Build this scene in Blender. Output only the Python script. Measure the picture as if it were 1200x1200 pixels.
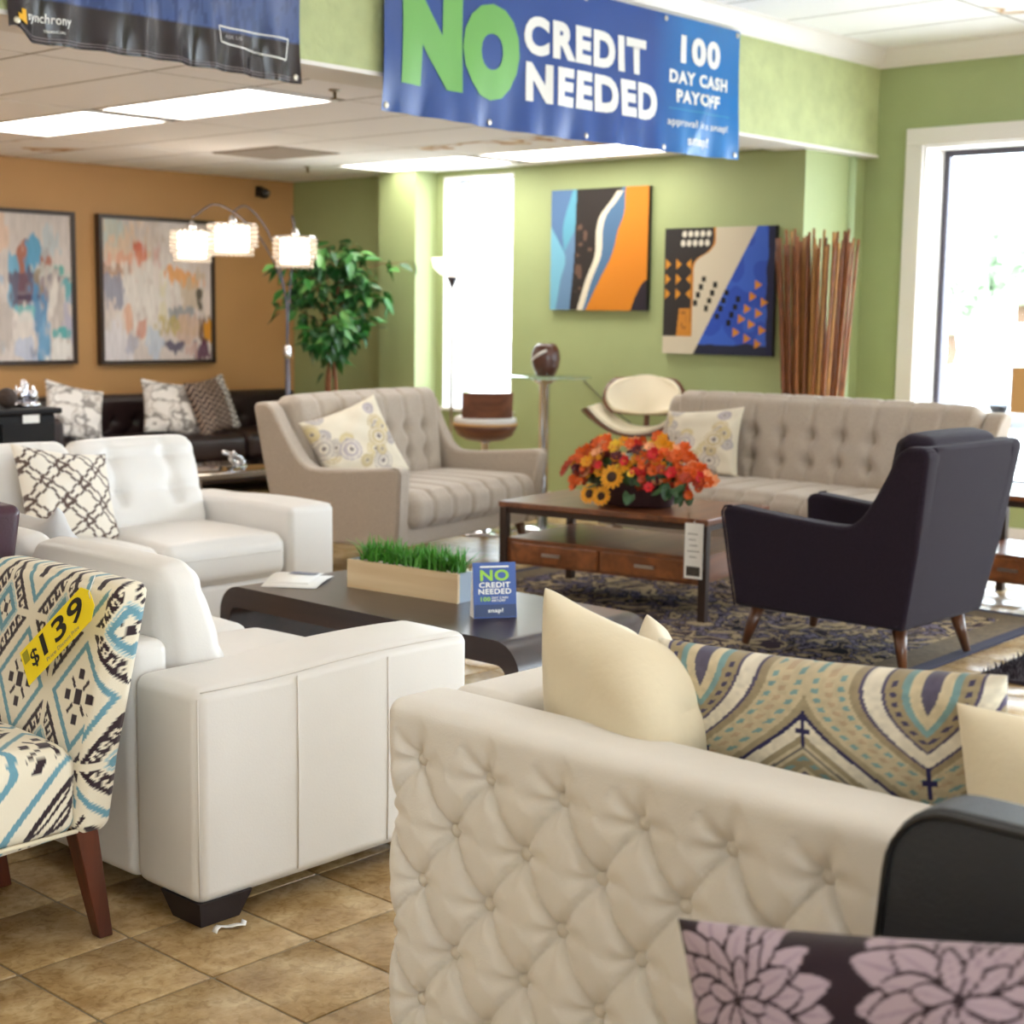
import bpy, bmesh, math, random
import numpy as np
from mathutils import Vector, Matrix

for _o in list(bpy.data.objects):
    bpy.data.objects.remove(_o)
scene = bpy.context.scene
COL = scene.collection
PI = math.pi
R = math.radians
rng = np.random.default_rng(7)
random.seed(7)

# ------------------------------------------------------------------ camera
cam_data = bpy.data.cameras.new('camera')
cam = bpy.data.objects.new('camera', cam_data)
COL.objects.link(cam)
scene.camera = cam
CAM_H = 1.4
YAW, PITCH, ROLL = R(42.28889), R(7.40832), R(0.79204)
_fw = Vector((math.cos(YAW) * math.cos(PITCH), math.sin(YAW) * math.cos(PITCH), -math.sin(PITCH)))
_rt = Vector((math.sin(YAW), -math.cos(YAW), 0))
_up = _rt.cross(_fw)
_r2 = math.cos(ROLL) * _rt + math.sin(ROLL) * _up
_u2 = -math.sin(ROLL) * _rt + math.cos(ROLL) * _up
cam.matrix_world = Matrix(((_r2.x, _u2.x, -_fw.x, 0), (_r2.y, _u2.y, -_fw.y, 0), (_r2.z, _u2.z, -_fw.z, CAM_H), (0, 0, 0, 1)))
cam_data.sensor_width = 36
cam_data.sensor_fit = 'HORIZONTAL'
cam_data.lens = 36 * 1809.03 / 1200
cam_data.clip_start = 0.05
cam_data.dof.use_dof = True
cam_data.dof.focus_distance = 3.3
cam_data.dof.aperture_fstop = 4.8

# ------------------------------------------------------------------ world, exposure
world = bpy.data.worlds.new('world')
scene.world = world
world.use_nodes = True
_bg = world.node_tree.nodes['Background']
_bg.inputs['Color'].default_value = (0.80, 0.91, 1.0, 1)
_bg.inputs['Strength'].default_value = 15.0
vs = scene.view_settings
vs.view_transform = 'Standard'
vs.look = 'None'
vs.exposure = -0.08
vs.gamma = 1.0
vs.use_curve_mapping = False
FILL_STRENGTH = 4.2
LOW_LAMP_STRENGTH = 10.0

def portal(loc, rot, sx, sy):
    l = bpy.data.lights.new('window_portal', 'AREA')
    l.shape = 'RECTANGLE'
    l.size, l.size_y = sx, sy
    l.cycles.is_portal = True
    o = bpy.data.objects.new('window_portal', l)
    COL.objects.link(o)
    o.location = loc
    o.rotation_euler = rot
    return o

# ------------------------------------------------------------------ colour and materials
def lin(h):
    h = h.lstrip('#')
    out = []
    for i in (0, 2, 4):
        v = int(h[i:i + 2], 16) / 255
        out.append(v / 12.92 if v <= 0.04045 else ((v + 0.055) / 1.055) ** 2.4)
    return tuple(out)

def mat(name, col, rough=0.5, metal=0.0, spec=0.5, var=None, bump=None, sheen=0.0, coat=0.0, emit=0.0, attr=False, trans=0.0, weave=None, grain=None, ior=None):
    m = bpy.data.materials.new(name)
    m.use_nodes = True
    nt = m.node_tree
    N, L = nt.nodes, nt.links
    b = N['Principled BSDF']
    c = lin(col) if isinstance(col, str) else col
    b.inputs['Base Color'].default_value = (*c, 1)
    b.inputs['Roughness'].default_value = rough
    b.inputs['Metallic'].default_value = metal
    b.inputs['Specular IOR Level'].default_value = spec
    if sheen:
        b.inputs['Sheen Weight'].default_value = sheen
        b.inputs['Sheen Roughness'].default_value = 0.5
    if coat:
        b.inputs['Coat Weight'].default_value = coat
        b.inputs['Coat Roughness'].default_value = 0.12
    if trans:
        b.inputs['Transmission Weight'].default_value = trans
    if ior:
        b.inputs['IOR'].default_value = ior
    if emit:
        b.inputs['Emission Color'].default_value = (*c, 1)
        b.inputs['Emission Strength'].default_value = emit
    tc = N.new('ShaderNodeTexCoord')
    src = None
    if attr:
        a = N.new('ShaderNodeAttribute')
        a.attribute_name = 'Col'
        src = a.outputs['Color']
        L.new(src, b.inputs['Base Color'])
    if var:
        scale, amt = var[0], var[1]
        n = N.new('ShaderNodeTexNoise')
        n.inputs['Scale'].default_value = scale
        n.inputs['Detail'].default_value = 5
        L.new(tc.outputs['Object'], n.inputs['Vector'])
        ramp = N.new('ShaderNodeValToRGB')
        ramp.color_ramp.elements[0].position = 0.3
        ramp.color_ramp.elements[1].position = 0.7
        lo = 1 - amt
        ramp.color_ramp.elements[0].color = (lo, lo, lo, 1)
        ramp.color_ramp.elements[1].color = (1, 1, 1, 1)
        L.new(n.outputs['Fac'], ramp.inputs['Fac'])
        mx = N.new('ShaderNodeMix')
        mx.data_type = 'RGBA'
        mx.blend_type = 'MULTIPLY'
        mx.inputs['Factor'].default_value = 1
        L.new(ramp.outputs['Color'], mx.inputs[7])
        if src:
            L.new(src, mx.inputs[6])
        else:
            mx.inputs[6].default_value = (*c, 1)
        src = mx.outputs[2]
        L.new(src, b.inputs['Base Color'])
    if grain:
        # wood grain: stretched noise between two tones along one axis
        axis, col2, scale = grain
        mp = N.new('ShaderNodeMapping')
        sc = [scale] * 3
        sc[axis] = scale * 0.06
        mp.inputs['Scale'].default_value = sc
        L.new(tc.outputs['Object'], mp.inputs['Vector'])
        n = N.new('ShaderNodeTexNoise')
        n.inputs['Scale'].default_value = 1.0
        n.inputs['Detail'].default_value = 6
        n.inputs['Distortion'].default_value = 0.6
        L.new(mp.outputs['Vector'], n.inputs['Vector'])
        ramp = N.new('ShaderNodeValToRGB')
        ramp.color_ramp.elements[0].position = 0.35
        ramp.color_ramp.elements[1].position = 0.65
        ramp.color_ramp.elements[0].color = (*c, 1)
        ramp.color_ramp.elements[1].color = (*lin(col2), 1)
        L.new(n.outputs['Fac'], ramp.inputs['Fac'])
        L.new(ramp.outputs['Color'], b.inputs['Base Color'])
    if bump:
        scale, strength = bump
        n = N.new('ShaderNodeTexNoise')
        n.inputs['Scale'].default_value = scale
        n.inputs['Detail'].default_value = 4
        L.new(tc.outputs['Object'], n.inputs['Vector'])
        bp = N.new('ShaderNodeBump')
        bp.inputs['Strength'].default_value = strength
        bp.inputs['Distance'].default_value = 0.01
        L.new(n.outputs['Fac'], bp.inputs['Height'])
        L.new(bp.outputs['Normal'], b.inputs['Normal'])
    return m

def emission(name, col, strength):
    m = bpy.data.materials.new(name)
    m.use_nodes = True
    b = m.node_tree.nodes['Principled BSDF']
    b.inputs['Base Color'].default_value = (0.8, 0.8, 0.8, 1)
    b.inputs['Emission Color'].default_value = (*lin(col), 1)
    b.inputs['Emission Strength'].default_value = strength
    return m

def pane_mat(name, tint=(1, 1, 1), gloss=0.03):
    m = bpy.data.materials.new(name)
    m.use_nodes = True
    N, L = m.node_tree.nodes, m.node_tree.links
    for n in list(N):
        N.remove(n)
    out = N.new('ShaderNodeOutputMaterial')
    t = N.new('ShaderNodeBsdfTransparent')
    t.inputs['Color'].default_value = (*tint, 1)
    g = N.new('ShaderNodeBsdfGlossy')
    g.inputs['Roughness'].default_value = 0.02
    lw = N.new('ShaderNodeLayerWeight')
    pw = N.new('ShaderNodeMath')
    pw.operation = 'POWER'
    pw.inputs[1].default_value = 4.0
    L.new(lw.outputs['Facing'], pw.inputs[0])
    ma = N.new('ShaderNodeMath')
    ma.operation = 'MULTIPLY_ADD'
    ma.inputs[1].default_value = 0.8
    ma.inputs[2].default_value = gloss
    L.new(pw.outputs[0], ma.inputs[0])
    mx = N.new('ShaderNodeMixShader')
    L.new(ma.outputs[0], mx.inputs[0])
    L.new(t.outputs[0], mx.inputs[1])
    L.new(g.outputs[0], mx.inputs[2])
    L.new(mx.outputs[0], out.inputs[0])
    return m

# ------------------------------------------------------------------ mesh helpers
def mk(name, V, F, m, parent=None, smooth=True, col=None, auto=None):
    V = np.asarray(V, np.float32).reshape(-1, 3)
    me = bpy.data.meshes.new(name)
    if isinstance(F, np.ndarray) and F.ndim == 2:
        lt = np.full(len(F), F.shape[1], np.int32)
        idx = F.astype(np.int32).ravel()
    else:
        lt = np.array([len(f) for f in F], np.int32)
        idx = np.array([i for f in F for i in f], np.int32)
    ls = np.concatenate(([0], np.cumsum(lt)[:-1])).astype(np.int32)
    me.vertices.add(len(V))
    me.vertices.foreach_set('co', V.ravel())
    me.loops.add(len(idx))
    me.loops.foreach_set('vertex_index', idx)
    me.polygons.add(len(lt))
    me.polygons.foreach_set('loop_start', ls)
    me.update(calc_edges=True)
    me.validate()
    me.polygons.foreach_set('use_smooth', np.full(len(me.polygons), bool(smooth)))
    if smooth and auto:
        me.set_sharp_from_angle(angle=R(auto))
    if col is not None:
        ca = me.color_attributes.new('Col', 'FLOAT_COLOR', 'POINT')
        c4 = np.ones((len(V), 4), np.float32)
        c4[:, :3] = col
        ca.data.foreach_set('color', c4.ravel())
    me.materials.append(m)
    o = bpy.data.objects.new(name, me)
    COL.objects.link(o)
    if parent is not None:
        o.parent = parent
    return o

def tag(o, label, cat, group=None):
    o['label'] = label
    o['category'] = cat
    if group:
        o['group'] = group
    return o

def thing(name, label, cat, loc=(0, 0, 0), rz=0.0, group=None):
    o = bpy.data.objects.new(name, None)
    o.empty_display_size = 0.1
    COL.objects.link(o)
    o.location = loc
    o.rotation_euler = (0, 0, rz)
    return tag(o, label, cat, group)

def struct(o, label=None):
    o['kind'] = 'structure'
    if label:
        o['label'] = label
    return o

def dup(o, parent=None):
    c = o.copy()
    COL.objects.link(c)
    c.parent = parent
    return c

class MB:
    """collects several shapes into one mesh"""
    def __init__(s):
        s.V = []
        s.F = []
        s.n = 0
    def add(s, vf):
        V, F = vf
        V = np.asarray(V, float).reshape(-1, 3)
        s.V.append(V)
        s.F.extend([[int(i) + s.n for i in f] for f in F])
        s.n += len(V)
        return s
    def box(s, x0, x1, y0, y1, z0, z1):
        return s.add(boxg(x0, x1, y0, y1, z0, z1))
    def build(s, name, m, parent=None, smooth=False, auto=None):
        return mk(name, np.concatenate(s.V), s.F, m, parent, smooth, auto=auto)

def boxg(x0, x1, y0, y1, z0, z1):
    V = np.array([(x0, y0, z0), (x1, y0, z0), (x1, y1, z0), (x0, y1, z0), (x0, y0, z1), (x1, y0, z1), (x1, y1, z1), (x0, y1, z1)], float)
    F = [(0, 3, 2, 1), (4, 5, 6, 7), (0, 1, 5, 4), (1, 2, 6, 5), (2, 3, 7, 6), (3, 0, 4, 7)]
    return V, F

def softbox(w, d, h, r, c=(0, 0, 0), k=3, m=(1, 1, 1), bulge=(0, 0, 0), fn=None):
    hd = np.array([w, d, h], float) / 2
    r = min(r, hd.min() * 0.999)
    axes = []
    for i in range(3):
        off = [r * math.tan(j / k * PI / 4) for j in range(1, k + 1)]
        mid = np.linspace(-(hd[i] - r), hd[i] - r, m[i] + 1)
        axes.append(np.concatenate(([-(hd[i] - r) - o for o in off[::-1]], mid, [hd[i] - r + o for o in off])))
    Vs, Fs, n0 = [], [], 0
    for ax in range(3):
        a, b = (ax + 1) % 3, (ax + 2) % 3
        A, B = np.meshgrid(axes[a], axes[b], indexing='ij')
        na, nb = A.shape
        for s in (1, -1):
            P = np.zeros((na * nb, 3))
            P[:, a] = A.ravel()
            P[:, b] = B.ravel()
            P[:, ax] = s * hd[ax]
            I = np.arange(na * nb).reshape(na, nb) + n0
            q = np.stack([I[:-1, :-1], I[1:, :-1], I[1:, 1:], I[:-1, 1:]], -1).reshape(-1, 4)
            if s < 0:
                q = q[:, ::-1]
            Vs.append(P)
            Fs.append(q)
            n0 += na * nb
    V = np.concatenate(Vs)
    F = np.concatenate(Fs)
    key = np.round(V * 1e5).astype(np.int64)
    _, first, inv = np.unique(key, axis=0, return_index=True, return_inverse=True)
    V = V[first]
    F = inv.reshape(-1)[F]
    inner = np.clip(V, -(hd - r), hd - r)
    dd = V - inner
    ln = np.linalg.norm(dd, axis=1, keepdims=True)
    V0 = V.copy()
    V = inner + r * dd / np.maximum(ln, 1e-9)
    q = 1 - np.clip(V0 / hd, -1, 1) ** 2
    for i in range(3):
        if bulge[i]:
            j, l = (i + 1) % 3, (i + 2) % 3
            V[:, i] += bulge[i] * (V0[:, i] / hd[i]) * np.sqrt(np.clip(q[:, j] * q[:, l], 0, 1))
    if fn is not None:
        V = fn(V)
    return V + np.array(c), F

def rotv(V, axis, ang, about=(0, 0, 0)):
    Mx = np.array(Matrix.Rotation(ang, 3, axis))
    a = np.array(about)
    return (np.asarray(V) - a) @ Mx.T + a

def gridf(nu, nv, off=0, closeu=False):
    I = np.arange(nu * nv).reshape(nu, nv) + off
    if closeu:
        I = np.concatenate([I, I[:1]], 0)
    return np.stack([I[:-1, :-1], I[1:, :-1], I[1:, 1:], I[:-1, 1:]], -1).reshape(-1, 4)

def tube(path, rad, n=8, cap=True):
    P = np.asarray(path, float)
    k = len(P)
    rad = np.broadcast_to(np.asarray(rad, float), (k,))
    T = np.gradient(P, axis=0)
    T /= np.maximum(np.linalg.norm(T, axis=1, keepdims=True), 1e-9)
    ref = np.array([0, 0, 1.0]) if abs(T[0][2]) < 0.9 else np.array([1.0, 0, 0])
    u = np.cross(ref, T[0])
    u /= np.linalg.norm(u)
    V = []
    a = np.arange(n) / n * 2 * PI
    for i in range(k):
        u = u - T[i] * (u @ T[i])
        u /= np.linalg.norm(u)
        w = np.cross(T[i], u)
        V.append(P[i] + rad[i] * (np.cos(a)[:, None] * u + np.sin(a)[:, None] * w))
    V = np.concatenate(V)
    F = []
    for i in range(k - 1):
        for j in range(n):
            j2 = (j + 1) % n
            F.append((i * n + j, i * n + j2, (i + 1) * n + j2, (i + 1) * n + j))
    if cap:
        F.append(tuple(range(n))[::-1])
        F.append(tuple((k - 1) * n + j for j in range(n)))
    return V, F

def lathe(prof, n=24, c=(0, 0, 0)):
    V, F = [], []
    k = len(prof)
    for r, z in prof:
        for j in range(n):
            a = j / n * 2 * PI
            V.append((r * math.cos(a) + c[0], r * math.sin(a) + c[1], z + c[2]))
    for i in range(k - 1):
        for j in range(n):
            j2 = (j + 1) % n
            F.append((i * n + j, i * n + j2, (i + 1) * n + j2, (i + 1) * n + j))
    F.append(tuple(range(n))[::-1])
    F.append(tuple((k - 1) * n + j for j in range(n)))
    return np.array(V), F

def prism(outline, t0, t1, axis):
    """outline: list of 2D points in the plane of the two other axes (cyclic order), extruded along axis from t0 to t1"""
    n = len(outline)
    a, b = (axis + 1) % 3, (axis + 2) % 3
    V = np.zeros((2 * n, 3))
    for i, (p, q) in enumerate(outline):
        for s, t in ((0, t0), (n, t1)):
            V[i + s, a] = p
            V[i + s, b] = q
            V[i + s, axis] = t
    F = [tuple(range(n))[::-1], tuple(range(n, 2 * n))]
    for i in range(n):
        j = (i + 1) % n
        F.append((i, j, n + j, n + i))
    return V, F

def bevel(o, w, seg=3, angle=30):
    md = o.modifiers.new('bevel', 'BEVEL')
    md.width = w
    md.segments = seg
    md.limit_method = 'ANGLE'
    md.angle_limit = R(angle)
    md.harden_normals = False
    return o

def subsurf(o, lv=2):
    md = o.modifiers.new('subdivision', 'SUBSURF')
    md.levels = lv
    md.render_levels = lv
    return o

def smoothpts(pts, n):
    """Catmull-Rom through points"""
    P = np.asarray(pts, float)
    Q = np.vstack([2 * P[0] - P[1], P, 2 * P[-1] - P[-2]])
    out = []
    m = len(P) - 1
    for t in np.linspace(0, m, n):
        i = min(int(t), m - 1)
        s = t - i
        p0, p1, p2, p3 = Q[i:i + 4]
        out.append(0.5 * (2 * p1 + (p2 - p0) * s + (2 * p0 - 5 * p1 + 4 * p2 - p3) * s ** 2 + (3 * p1 - p0 - 3 * p2 + p3) * s ** 3))
    return np.array(out)

_text_cache = {}
def text_geo(s, bold=0.0):
    key = (s, bold)
    if key not in _text_cache:
        cu = bpy.data.curves.new('lettering', 'FONT')
        cu.body = s
        cu.offset = bold
        cu.space_character = 1.0 + bold * 3.2
        cu.resolution_u = 4
        o = bpy.data.objects.new('lettering', cu)
        COL.objects.link(o)
        me = bpy.data.meshes.new_from_object(o)
        V = np.array([v.co[:] for v in me.vertices])
        F = [tuple(p.vertices) for p in me.polygons]
        bpy.data.objects.remove(o)
        bpy.data.curves.remove(cu)
        bpy.data.meshes.remove(me)
        _text_cache[key] = (V, F)
    V, F = _text_cache[key]
    return V.copy(), F

def lettering(name, s, rect, fmap, m, parent, bold=0.02):
    """fit the text into rect (x0,x1,y0,y1) and map (x,y) -> 3D with fmap"""
    V, F = text_geo(s, bold)
    lo, hi = V.min(0), V.max(0)
    x0, x1, y0, y1 = rect
    X = x0 + (V[:, 0] - lo[0]) / (hi[0] - lo[0]) * (x1 - x0)
    Y = y0 + (V[:, 1] - lo[1]) / (hi[1] - lo[1]) * (y1 - y0)
    return mk(name, fmap(X, Y), F, m, parent, smooth=False)

def noise2(u, v, freq, seed=0):
    """smooth value noise on arrays"""
    r = np.random.default_rng(seed)
    T = r.random((64, 64))
    x = u * freq
    y = v * freq
    xi = np.floor(x).astype(int)
    yi = np.floor(y).astype(int)
    fx = x - xi
    fy = y - yi
    fx = fx * fx * (3 - 2 * fx)
    fy = fy * fy * (3 - 2 * fy)
    g = lambda a, b: T[a % 64, b % 64]
    return (g(xi, yi) * (1 - fx) * (1 - fy) + g(xi + 1, yi) * fx * (1 - fy) + g(xi, yi + 1) * (1 - fx) * fy + g(xi + 1, yi + 1) * fx * fy)

def paint(shape, base):
    return np.tile(np.array(lin(base)), (shape, 1))

def put(C, mask, colr, a=1.0):
    c = np.array(lin(colr)) if isinstance(colr, str) else np.array(colr)
    w = np.clip(mask.astype(float) * a, 0, 1)[:, None]
    C[:] = C * (1 - w) + c * w
    return C

def pillow(name, w, h, t, m, colf=None, n=44, pinch=0.07, seed=0, wrinkle=0.006, parent=None):
    """stuffed cushion standing in the local XZ plane, base at z=0, thickness along y"""
    u = np.sin(np.linspace(-1, 1, n) * PI / 2)
    U, Vv = np.meshgrid(u, u, indexing='ij')
    U, Vv = U.ravel(), Vv.ravel()
    X = w / 2 * U * (1 - pinch * (1 - Vv ** 2) * np.abs(U) ** 3)
    Z = h / 2 * Vv * (1 - pinch * (1 - U ** 2) * np.abs(Vv) ** 3)
    th = t / 2 * (np.clip((1 - U ** 2) * (1 - Vv ** 2), 0, 1)) ** 0.42
    wr = (noise2(U + 3, Vv + 3, 3.0, seed) - 0.5) * wrinkle * 4
    edge = np.clip((1 - np.maximum(abs(U), abs(Vv))) * 6, 0, 1)
    Yf = -(th + wr * edge)
    Yb = th
    A = np.stack([X, Yf, Z + h / 2], 1)
    B = np.stack([X, Yb, Z + h / 2], 1)
    V = np.concatenate([A, B])
    F1 = gridf(n, n)
    F2 = gridf(n, n, n * n)[:, ::-1]
    F = np.concatenate([F1, F2])
    # weld the rim
    key = np.round(V * 1e5).astype(np.int64)
    _, first, inv = np.unique(key, axis=0, return_index=True, return_inverse=True)
    C = None
    if colf is not None:
        c1 = colf((U + 1) / 2, (Vv + 1) / 2)
        C = np.concatenate([c1, c1])[first]
    return mk(name, V[first], inv.reshape(-1)[F], m, parent, True, C)

def place(o, loc, rz=0, rx=0, ry=0, order='XYZ'):
    o.rotation_mode = order
    o.location = loc
    o.rotation_euler = (rx, ry, rz)
    return o
# ================================================================== the room
XW, XB = 9.18, 8.45        # storefront wall, green back wall
YB, YO = 5.18, 10.2        # face of the soffit, orange wall
XL, YN = -4.6, -6.4        # walls behind the camera
ZL, ZH = 2.44, 3.10        # lower and upper ceiling

m_green = mat('green_paint', '#a3af7b', 0.6, bump=(60, 0.12), var=(3, 0.07))
m_stucco = mat('green_stucco', '#bfc892', 0.7, bump=(38, 0.5), var=(9, 0.16))
m_orange = mat('orange_paint', '#c4955f', 0.6, bump=(60, 0.1), var=(2, 0.06))
m_beige = mat('beige_paint', '#d9cfb8', 0.6, bump=(60, 0.1))
m_trim = mat('white_trim', '#e9e4e0', 0.45)
m_ceil = mat('ceiling_panel', '#faf9fb', 0.9)
m_tbar = mat('ceiling_grid_bar', '#8f867e', 0.6)
m_grout = mat('grout', '#8d8068', 0.9, var=(30, 0.2))
m_dark = mat('black_plastic', '#151313', 0.4)
m_chrome = mat('chrome', '#d8d8dc', 0.12, 1.0)
m_alu = mat('dark_aluminium', '#55525a', 0.35, 0.8)
m_pane = pane_mat('window_glass')

def tile_material():
    m = bpy.data.materials.new('floor_tile')
    m.use_nodes = True
    N, L = m.node_tree.nodes, m.node_tree.links
    b = N['Principled BSDF']
    b.inputs['Roughness'].default_value = 0.27
    b.inputs['Specular IOR Level'].default_value = 0.5
    g = N.new('ShaderNodeNewGeometry')
    n1 = N.new('ShaderNodeTexNoise')
    n1.inputs['Scale'].default_value = 9
    n1.inputs['Detail'].default_value = 8
    n1.inputs['Roughness'].default_value = 0.65
    L.new(g.outputs['Position'], n1.inputs['Vector'])
    n2 = N.new('ShaderNodeTexNoise')
    n2.inputs['Scale'].default_value = 34
    n2.inputs['Detail'].default_value = 6
    n2.inputs['Distortion'].default_value = 1.2
    L.new(g.outputs['Position'], n2.inputs['Vector'])
    r1 = N.new('ShaderNodeValToRGB')
    e = r1.color_ramp.elements
    e[0].position, e[0].color = 0.32, (*lin('#9a7b50'), 1)
    e[1].position, e[1].color = 0.68, (*lin('#cdb48a'), 1)
    mid = e.new(0.5)
    mid.color = (*lin('#b5976a'), 1)
    L.new(n1.outputs['Fac'], r1.inputs['Fac'])
    r2 = N.new('ShaderNodeValToRGB')
    r2.color_ramp.elements[0].position, r2.color_ramp.elements[0].color = 0.36, (0.72, 0.68, 0.62, 1)
    r2.color_ramp.elements[1].position, r2.color_ramp.elements[1].color = 0.52, (1, 1, 1, 1)
    L.new(n2.outputs['Fac'], r2.inputs['Fac'])
    mx = N.new('ShaderNodeMix')
    mx.data_type = 'RGBA'
    mx.blend_type = 'MULTIPLY'
    mx.inputs['Factor'].default_value = 0.8
    L.new(r1.outputs['Color'], mx.inputs[6])
    L.new(r2.outputs['Color'], mx.inputs[7])
    L.new(mx.outputs[2], b.inputs['Base Color'])
    bp = N.new('ShaderNodeBump')
    bp.inputs['Strength'].default_value = 0.25
    bp.inputs['Distance'].default_value = 0.004
    L.new(n1.outputs['Fac'], bp.inputs['Height'])
    L.new(bp.outputs['Normal'], b.inputs['Normal'])
    return m
m_tile = tile_material()

_CM = np.array(cam.matrix_world.inverted())
def in_frame(p, pad=0.04):
    q = _CM @ np.array([p[0], p[1], p[2], 1.0])
    if q[2] > -0.1:
        return False
    k = 1809.03 / 1200
    return abs(q[0] / -q[2] * k) < 0.5 + pad and abs(q[1] / -q[2] * k) < 0.5 + pad

# ---- floor: slab with proud tiles
floor = struct(mk('floor', *boxg(XL - 0.2, XW + 0.3, YN - 0.2, YO + 0.2, -0.12, -0.004), m_grout, smooth=False), 'tan ceramic tile floor')
TX, TY = 0.274, 0.303
cells = []
for i in range(int((XL - 1.603) / TX) - 1, int((XW + 0.3 - 1.603) / TX) + 1):
    for j in range(int((YN - 2.845) / TY) - 1, int((YO + 0.2 - 2.845) / TY) + 1):
        cx, cy = 1.603 + (i + 0.5) * TX, 2.845 + (j + 0.5) * TY
        if XL - 0.1 < cx < XW + 0.1 and YN - 0.1 < cy < YO:
            cells.append((cx, cy))
near = sorted([c for c in cells if in_frame((c[0], c[1], 0), 0.08)], key=lambda c: c[0] ** 2 + c[1] ** 2)[:290]
nearset = set(near)
tv, tf = softbox(TX - 0.0065, TY - 0.0065, 0.012, 0.003, k=1)
tile_me = None
for cx, cy in near:
    if tile_me is None:
        o = mk('tile', tv, tf, m_tile, floor, True, auto=40)
        tile_me = o.data
    else:
        o = bpy.data.objects.new('tile', tile_me)
        COL.objects.link(o)
        o.parent = floor
    o.location = (cx, cy, -0.006 + float(rng.uniform(-0.0006, 0)))
rest = MB()
for cx, cy in cells:
    if (cx, cy) not in nearset:
        rest.box(cx - TX / 2 + 0.003, cx + TX / 2 - 0.003, cy - TY / 2 + 0.003, cy + TY / 2 - 0.003, -0.012, 0)
o = rest.build('tile_field', m_tile, floor)
o['kind'] = 'stuff'

# ---- ceilings: panels in a grid of bars
def ceiling(name, x0, x1, y0, y1, z, gx0, sx, gy0, sy, skip=()):
    top = struct(mk(name, *boxg(x0, x1, y0, y1, z + 0.03, z + 0.12), m_tbar, smooth=False))
    xs = sorted({x0, x1} | {gx0 + k * sx for k in range(-60, 60) if x0 + 0.05 < gx0 + k * sx < x1 - 0.05})
    ys = sorted({y0, y1} | {gy0 + k * sy for k in range(-30, 30) if y0 + 0.05 < gy0 + k * sy < y1 - 0.05})
    far = MB()
    nfar = 0
    cnt = 0
    for a, b in zip(xs[:-1], xs[1:]):
        for c, d in zip(ys[:-1], ys[1:]):
            mx, my = (a + b) / 2, (c + d) / 2
            if any(abs(mx - s[0]) < 0.2 and abs(my - s[1]) < 0.5 for s in skip):
                continue
            g = 0.010
            vis = any(in_frame((xx, yy, z), 0.02) for xx in (a, mx, b) for yy in (c, my, d))
            if vis:
                p = mk('ceiling_panel', *boxg(a + g, b - g, c + g, d - g, z, z + 0.02), m_ceil if cnt % 9 != 4 else m_stain, top, smooth=False)
                cnt += 1
            else:
                far.box(a + g, b - g, c + g, d - g, z, z + 0.02)
                nfar += 1
    if nfar:
        f = far.build('ceiling_panel_field', m_ceil, top)
        f['kind'] = 'stuff'
    bars = MB()
    for a in xs[1:-1]:
        bars.box(a - 0.0095, a + 0.0095, y0, y1, z + 0.001, z + 0.03)
    for c in ys[1:-1]:
        bars.box(x0, x1, c - 0.0095, c + 0.0095, z + 0.0015, z + 0.03)
    b = bars.build('grid_bar', m_tbar, top)
    b['kind'] = 'stuff'
    return top

def stain_material():
    m = mat('water_stained_panel', '#faf9fb', 0.9)
    N, L = m.node_tree.nodes, m.node_tree.links
    b = N['Principled BSDF']
    g = N.new('ShaderNodeNewGeometry')
    n = N.new('ShaderNodeTexNoise')
    n.inputs['Scale'].default_value = 2.6
    L.new(g.outputs['Position'], n.inputs['Vector'])
    r = N.new('ShaderNodeValToRGB')
    e = r.color_ramp.elements
    base = (*lin('#faf9fb'), 1)
    e[0].position, e[0].color = 0.54, base
    e[1].position, e[1].color = 0.66, base
    a = e.new(0.575)
    a.color = (*lin('#b8894f'), 1)
    a = e.new(0.60)
    a.color = (*lin('#e2cdb2'), 1)
    L.new(n.outputs['Fac'], r.inputs['Fac'])
    L.new(r.outputs['Color'], b.inputs['Base Color'])
    return m
m_stain = stain_material()

GX0, GSX, GY0, GSY = 4.72, 0.588, 5.985, 1.42
LOW_LIGHTS = [(GX0 + GSX / 2, GY0 + GSY / 2), (GX0 + GSX / 2, GY0 + 1.5 * GSY), (GX0 + 5.5 * GSX - 0.02, GY0 + 0.5 * GSY), (GX0 + 5.5 * GSX - 0.02, GY0 + 1.5 * GSY),
              (GX0 - 4.5 * GSX, GY0 + 0.5 * GSY), (GX0 - 4.5 * GSX, GY0 + 1.5 * GSY), (GX0 - 9.5 * GSX, GY0 + 0.5 * GSY), (GX0 - 9.5 * GSX, GY0 + 1.5 * GSY)]  # this row is added out of view to brighten the low-ceilinged back area
HX0, HSX, HY0, HSY = 8.54, 0.62, 4.05, 1.24
UP_FILL_LIGHTS = [(HX0 - (k + 0.5) * HSX, HY0 - (q + 0.5) * HSY) for k in (4, 10, 16, 20) for q in (0, 2, 4, 6)]  # added panels outside the view, put in to brighten the foreground seating
VENT = (GX0 + 3.5 * GSX, GY0 + 1.5 * GSY)
ceiling('ceiling', XL, XB, YB + 0.27, YO, ZL, GX0, GSX, GY0, GSY, LOW_LIGHTS + [VENT])
ceiling('ceiling', XL, XW, YN, YB, ZH, HX0, HSX, HY0, HSY, UP_FILL_LIGHTS)

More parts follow.
